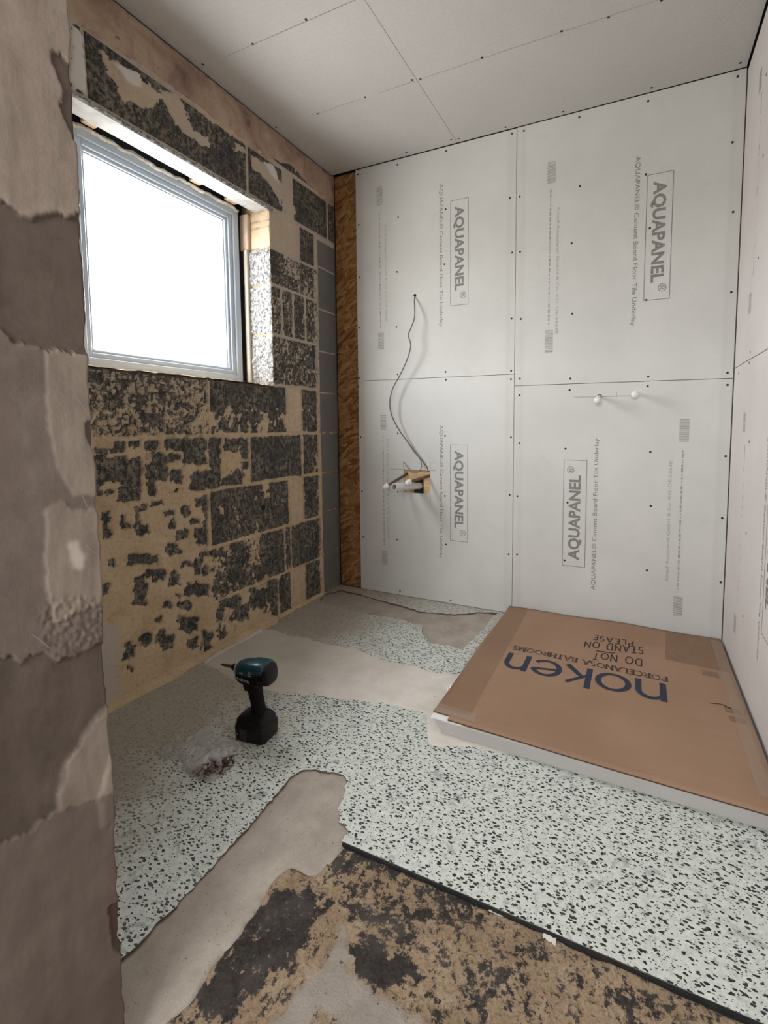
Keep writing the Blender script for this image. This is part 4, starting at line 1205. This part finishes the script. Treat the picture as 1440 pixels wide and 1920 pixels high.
def caps(s, length, hgt, w_, serif=0., wob=0., seed=0, gap=.13):
    rs = random.Random(seed); mb = MB(); u = 0
    tot = sum(GL[c][0] + gap for c in s) - gap; k = length / tot
    for c in s:
        wd, st = GL[c]; dy = rs.uniform(-wob, wob); sc = 1 + rs.uniform(-wob, wob)
        for P in st:
            Q = [((u + a + rs.uniform(-wob, wob) * .25) * k, (b * sc + dy) * hgt) for a, b in P]
            vert = len(P) == 2 and abs(P[0][0] - P[1][0]) < .1
            VF = stroke(Q, w_ * (1.35 if serif and vert else .8 if serif else 1)); mb.add([(a, b, 0) for a, b in VF[0]], VF[1])
            if serif and len(P) == 2 and abs(P[0][1] - P[1][1]) > .5:
                for q, pp in zip(Q, P):
                    if pp[1] in (0, 1):
                        VF = stroke([(q[0] - serif, q[1]), (q[0] + serif, q[1])], w_ * .7); mb.add([(a, b, 0) for a, b in VF[0]], VF[1])
        u += wd + gap
    return mb
mb = caps('PORCELANOSA BATHROOMS', .562, .032, .0050, serif=.006)
lidtext('maker_print', [v[:2] for v in mb.V], mb.F, BROWNINK, 1.742, -.447, .028)['label'] = 'small brown serif capitals'
for s, px, py, ex_, ey, hgt, wb in [('DO NOT', 1204, 1236, 1113, 1224, .052, .10), ('STAND ON', 1206, 1215, 1097, 1203, .055, .10), ('PLEASE', 1188, 1203, 1113, 1192, .045, .10)]:
    a = at(px, py, 2, TZ + .006); b = at(ex_, ey, 2, TZ + .006)
    mb = caps(s, float(a[0] - b[0]), hgt, .0046, wob=wb, seed=len(s), gap=.22)
    lidtext('marker_writing', [v[:2] for v in mb.V], mb.F, INK, float(a[0]), float(a[1]), float((b[1] - a[1]) / (a[0] - b[0])))
a = at(1117, 1221, 2, TZ + .006); b = at(1152, 1225.5, 2, TZ + .006)
o = mesh('marker_underline', *(lambda VF: ([(x, y, surf(x, y) + .0012) for x, y in VF[0]], VF[1]))(stroke([a[:2], b[:2]], .006)), INK, tray); tpart(o)
a = at(1330, 1319, 2, TZ + .006); b = at(1352, 1321, 2, TZ + .006); c_ = at(1370, 1329, 2, TZ + .006)
o = mesh('ink_mark', *(lambda VF: ([(x, y, surf(x, y) + .0012) for x, y in VF[0]], VF[1]))(stroke([a[:2], b[:2], c_[:2]], [.003, .003, .006])), INK, tray); tpart(o)

# ------------------------------------------------------------------ pipes and cables
def pipe_line(px_end, y_off, base):
    """3-D point seen at a pixel, standing y_off in front of the back wall"""
    return at(*px_end, 1, -y_off)
wb_ = np.array([.530, .026, .624]); we = pipe_line((738.5, 913), .235, None)
wpipe = empty('waste_pipe', tuple(wb_))
tag(wpipe, 'white plastic waste pipe with open end, sticking out of the board cut-out', 'pipe')
L0 = -Vector(wb_)
d = (we - wb_); dl = np.linalg.norm(d); d = d / dl
mb = MB(); n = 28
a_ = np.cross(d, [0, 0, 1]); a_ /= np.linalg.norm(a_); b_ = np.cross(d, a_)
ring = lambda p, r: [p + (a_ * math.cos(2 * math.pi * k / n) + b_ * math.sin(2 * math.pi * k / n)) * r for k in range(n)]
RO, RI = .0178, .0146
V = ring(wb_, RO) + ring(we, RO) + ring(we, RI)
mb.add(V, [(i * n + k, i * n + (k + 1) % n, (i + 1) * n + (k + 1) % n, (i + 1) * n + k) for i in range(2) for k in range(n)])
o = mb.build('pipe_wall', PIPE, wpipe, smooth='auto'); o.location = L0
V = ring(we - d * .0005, RI) + ring(we - d * .12, RI)
o = MB().add(V, [(k, k + n, (k + 1) % n + n, (k + 1) % n) for k in range(n)] + [tuple(range(n, 2 * n))]).build('pipe_bore', PIPEIN, wpipe, smooth='auto'); o.location = L0

def capped(name, base, end, r, rc, lc, label, pipemat, bend=None, group=None, body='pipe_tail'):
    base = np.array(base, float); end = np.array(end, float)
    e = empty(name, tuple(base)); tag(e, label, 'pipe', group)
    P = spline([base] + ([np.array(bend)] if bend is not None else []) + [end], 8)
    o = MB().tube(P, r, 12).build(body, pipemat, e, smooth='auto'); o.location = -Vector(base)
    d = np.array(P[-1]) - np.array(P[-2]); d /= np.linalg.norm(d)
    pts = [end - d * lc * .55, end - d * lc * .52, end - d * lc * .05, end + d * lc * .12, end + d * lc * .12, end + d * lc * .35, end + d * lc * .42]
    o = MB().tube(pts, [rc * .86, rc, rc, rc * .92, rc * .70, rc * .66, rc * .40], 20).build('push_cap', CAPW, e, smooth='auto', label='white plastic cap'); o.location = -Vector(base)
capped('copper_pipe', (.459, .012, .689), pipe_line((722.5, 913), .145, None), .0075, .0135, .030, 'copper pipe with white cap left of the waste pipe', COPPER)
capped('copper_pipe', (.597, .012, .684), pipe_line((764.5, 904.5), .15, None), .0075, .0140, .030, 'copper pipe with white cap above the waste pipe', COPPER)
b1 = at(1124, 743.5, 1, 0); e1 = pipe_line((1119.5, 750.5), .075, None)
b2 = at(1191, 738, 1, 0); e2 = pipe_line((1190, 739.5), .062, None)
for b_, s in ((b1, 1), (b2, 1)):
    MB().loft([(-.0004, b_[0], b_[2], .0105, .0105, 2), (.0004, b_[0], b_[2], .0105, .0105, 2)], 14, 'y').build('pipe_hole', DARKVOID, boards['LR'])
capped('shower_pipe', b1, e1, .0075, .0145, .030, 'white-capped pipe tail drooping from the board, left of the two', PIPE)
capped('shower_pipe', b2, e2, .0075, .0145, .030, 'white-capped pipe tail sticking straight out, right of the two', PIPE)

ch = at(778, 554, 1, 0)
MB().loft([(-.0005, ch[0], ch[2], .0085, .0085, 2), (.0005, ch[0], ch[2], .0085, .0085, 2)], 14, 'y').build('cable_hole', DARKVOID, boards['UL'])
def cpx(x, y, o): return at(x, y, 1, -o)
P = [cpx(778.5, 555, -.004), cpx(777, 563, .016), cpx(777.5, 578, .034), cpx(777, 596, .05), cpx(771, 614, .06), cpx(765.5, 628, .065), cpx(769, 641, .065), cpx(769.5, 652, .06), cpx(763, 675, .055),
     cpx(750, 703, .05), cpx(737, 727, .05), cpx(731, 750, .05), cpx(732.5, 772, .045), cpx(740, 792, .04), cpx(752, 812, .03), cpx(764, 828, .022), cpx(777, 846, .016), cpx(790, 862, .012), cpx(800, 876, .004), cpx(803, 884, -.012)]
c1 = MB().tube(spline(P, 6), .0032, 8).build('cable', CABLE, smooth='auto')
tag(c1, 'thin grey cable from the upper hole down to the pipe cut-out', 'cable')
P = [cpx(764, 828.5, .016), cpx(777, 848, .012), cpx(787, 860, .012), cpx(790.5, 872, .014), cpx(788, 881, .014), cpx(780, 885.5, .012), cpx(772, 885, .012), cpx(765, 877, .02), cpx(759, 869, .024), cpx(756, 866, .024)]
c2 = MB().tube(spline(P, 6), .0026, 8).build('cable_tail', CABLE2, smooth='auto')
tag(c2, 'short loose cable tail curling in front of the cut-out', 'cable')

# ------------------------------------------------------------------ cordless impact driver
DX, DY = .563, -1.212
drl = empty('impact_driver', (DX, DY, .0), math.radians(186))
tag(drl, 'black and teal cordless impact driver standing on its battery on the floor', 'drill')
# x: towards the bit, y: towards the photographer, z: up
HZ = .206
front = [(-.012, 0, HZ, .0325, .034, 3), (.010, 0, HZ, .0325, .034, 2.8), (.030, 0, HZ, .031, .032, 2.6), (.046, 0, HZ, .027, .028, 2.3), (.056, 0, HZ, .0225, .0235, 2.1), (.0575, 0, HZ, .020, .021, 2)]
MB().loft(front, 28).build('gear_housing', TEAL, drl, smooth='auto', label='teal front housing')
rear = [(-.066, 0, HZ - .002, .020, .021, 3), (-.064, 0, HZ - .002, .0245, .026, 3.2), (-.058, 0, HZ - .001, .029, .031, 3.4), (-.035, 0, HZ, .0325, .0345, 3.4), (-.012, 0, HZ, .0332, .0348, 3.2)]
MB().loft(rear, 28).build('motor_housing', BLACKP, drl, smooth='auto', label='black rear housing')
for sy in (-1, 1):
    for k in range(4):
        MB().box(-.052 + k * .0075, sy * .0322 - .001, HZ - .010, -.0485 + k * .0075, sy * .0322 + .001, HZ + .012).build('cooling_vent', BLACKR, drl)
MB().loft([(-.050, 0, HZ + .012, .0285, .0195, 3), (-.044, 0, HZ + .014, .0325, .0215, 3), (-.010, 0, HZ + .014, .0336, .0215, 3), (.006, 0, HZ + .014, .0330, .0205, 3)], 28).build('top_shell', TEAL, drl, smooth='auto', label='teal shell over the top')
# black skirt under the teal cap
sk = [(-.026, 0, HZ - .016, .0338, .0225, 3.6), (.012, 0, HZ - .016, .0338, .0225, 3.4), (.036, 0, HZ - .015, .0325, .0200, 3), (.050, 0, HZ - .014, .028, .0165, 2.6), (.054, 0, HZ - .013, .024, .013, 2.4)]
MB().loft(sk, 28).build('side_panel', BLACKR, drl, smooth='auto')
MB().loft([(.0555, 0, HZ, .0232, .0240, 2), (.0605, 0, HZ, .0222, .023, 2), (.0610, 0, HZ, .018, .018, 2)], 28).build('nose_ring', SILVER, drl, smooth='auto', label='pale ring at the nose')
MB().loft([(.060, 0, HZ, .0125, .0125, 2), (.066, 0, HZ, .0125, .0125, 2), (.068, 0, HZ, .0108, .0108, 2), (.080, 0, HZ, .0105, .0105, 2), (.081, 0, HZ, .006, .006, 2)], 20).build('bit_collet', BLACKP, drl, smooth='auto')
MB().loft([(.078, 0, HZ, .0058, .0058, 2), (.110, 0, HZ, .0056, .0056, 2), (.112, 0, HZ, .0044, .0044, 2), (.122, 0, HZ, .0042, .0042, 2), (.131, 0, HZ, .0012, .0012, 2)], 6).build('driver_bit', STEEL, drl, label='worn steel driver bit')
o = lettering('lettering', 'Makita', drl, TOOLINK, (.046, .0338, HZ - .016), (-1, 0, -.10), (.12, 0, 1), .052, .0105, bold=.02, lift=.0006, nrm=(0, 1, 0))
MB().box(.018, .0330, HZ + .004, .030, .0338, HZ + .0075).build('model_badge', TOOLINK, drl)
for k in range(3): MB().box(-.012, .0334, HZ + .001 + k * .0055, -.003, .0345, HZ + .003 + k * .0055).build('grip_line', TOOLINK, drl)
# pistol grip
gr = [(.070, -.010, 0, .030, .022, 2.8), (.085, -.009, 0, .0225, .0175, 2.5), (.105, -.006, 0, .0215, .0165, 2.3), (.130, -.001, 0, .0225, .0170, 2.3), (.152, .003, 0, .0245, .0180, 2.4), (.172, .004, 0, .030, .0215, 2.6), (.185, .003, 0, .034, .025, 2.8)]
MB().loft(gr, 24, 'z').build('grip', BLACKR, drl, smooth='auto')
MB().loft([(.140, .030, 0, .007, .0085, 3), (.150, .033, 0, .009, .009, 3), (.168, .036, 0, .010, .0095, 3), (.174, .034, 0, .008, .009, 3)], 16, 'z').build('trigger', BLACKP, drl, smooth='auto')
# foot above the battery and the battery itself
ft = [(.050, 0, 0, .054, .0375, 5), (.060, 0, 0, .054, .0375, 4.5), (.068, -.001, 0, .048, .0345, 4), (.076, -.006, 0, .036, .0265, 3), (.080, -.009, 0, .027, .020, 2.6)]
MB().loft(ft, 36, 'z').build('battery_mount', BLACKP, drl, smooth='auto')
bt_ = [(.0, 0, 0, .052, .0380, 6), (.003, 0, 0, .0545, .0405, 6), (.038, 0, 0, .0560, .0415, 6), (.047, 0, 0, .0545, .0400, 6), (.051, 0, 0, .052, .0375, 5)]
bat = MB().loft(bt_, 40, 'z').build('battery', BATT, drl, smooth='auto', label='black slide-on battery')
for k in range(4): MB().box(.004 + k * .0065, .0405, .006, .0075 + k * .0065, .0436, .040).build('battery_rib', GREYRIB, bat, bevel=.0006)
MB().box(.000, .036, .041, .032, .0425, .052).build('release_button', BLACKR, bat, bevel=.002)
MB().box(.037, .0406, .020, .050, .0416, .0225).build('battery_mark', TOOLINK, bat)
MB().loft([(.0672, .040, .008, .0035, .0035, 2), (.0690, .040, .008, .003, .003, 2)], 10, 'z').build('mode_light', SILVER, drl)

# ------------------------------------------------------------------ bag of screws
bag = empty('plastic_bag', (.490, -1.338, 0), math.radians(-8))
tag(bag, 'crumpled clear plastic bag lying on the terrazzo beside the driver', 'bag')
n_u, n_v = 70, 44
us = np.linspace(-1, 1, n_u); vs = np.linspace(-1, 1, n_v)
U, V = np.meshgrid(us, vs)
edge_f = np.clip(1 - np.maximum(np.abs(U), np.abs(V)) ** 4, 0, 1)
wid = .066 * (1 + .12 * np.sin(U * 5) + .10 * (fbm(U * 3, V * 0, 301) - .5))
Xb = U * .112 + (fbm(U * 4, V * 4, 302) - .5) * .03; Yb = V * wid + (fbm(U * 4, V * 4, 303) - .5) * .03
crump = fbm(U * 5, V * 4, 304, 4); ridge = 1 - np.abs(2 * fbm(U * 3.2, V * 2.6, 305, 3) - 1)
bulge = np.exp(-((U - .68) / .35) ** 2 - (V / .75) ** 2)
Zb = .003 + edge_f * (.006 + .022 * crump * ridge + .026 * bulge + .014 * np.clip(-U + .2, 0, 1))
def bagfield(name, Z): return field(name, us, vs, lambda U, V, h: (Xb, Yb, h), Z, BAGM, bag)
bagfield('bag_top', Zb)
bagfield('bag_underside', .0015 + .0008 * crump)
mb = MB(); rs = random.Random(21)
for k in range(150):
    a = rs.gauss(.080, .015); b = rs.gauss(-.012, .020); z = rs.uniform(.004, .022) * math.exp(-((a - .080) / .03) ** 2)
    t = rs.uniform(0, 2 * math.pi); L = rs.uniform(.014, .022); dx, dy, dz = math.cos(t) * L, math.sin(t) * L, rs.uniform(-.003, .005)
    mb.tube([(a, b, z + .004), (a + dx * .12, b + dy * .12, z + .004), (a + dx * .14, b + dy * .14, z + .004), (a + dx, b + dy, max(.003, z + .004 + dz))], [.0035, .0032, .0014, .0009], 5)
scr = mb.build('screw_heap', RUSTY)
scr.location = bag.location; scr.rotation_euler = bag.rotation_euler
tag(scr, 'heap of small brown screws inside the clear plastic bag', 'screws', kind='stuff')

# crumbs and grit along the walls
def grit(name, pts, mat, label, seed):
    mb = MB(); rs = random.Random(seed)
    for (x, y, z) in pts:
        r = rs.uniform(.002, .006)
        V = [(x + r * rs.uniform(.6, 1.3) * a, y + r * rs.uniform(.6, 1.3) * b, z + r * .6 + r * rs.uniform(.5, 1) * c_) for a, b, c_ in ((1, 0, 0), (-1, 0, 0), (0, 1, 0), (0, -1, 0), (0, 0, 1), (0, 0, -.6))]
        mb.add(V, [(0, 2, 4), (2, 1, 4), (1, 3, 4), (3, 0, 4), (2, 0, 5), (1, 2, 5), (3, 1, 5), (0, 3, 5)])
    o = mb.build(name, mat); tag(o, label, 'rubble', kind='stuff')
rs = random.Random(31)
pts = [(abs(rs.gauss(0, .03)) + .012, rs.uniform(-.62, -.03), .0) for _ in range(70)] + [(rs.uniform(.02, .5), rs.gauss(-.05, .02), 0.) for _ in range(40)]
grit('plaster_crumbs', pts, MORTAR, 'pale plaster crumbs along the foot of the far left corner', 32)
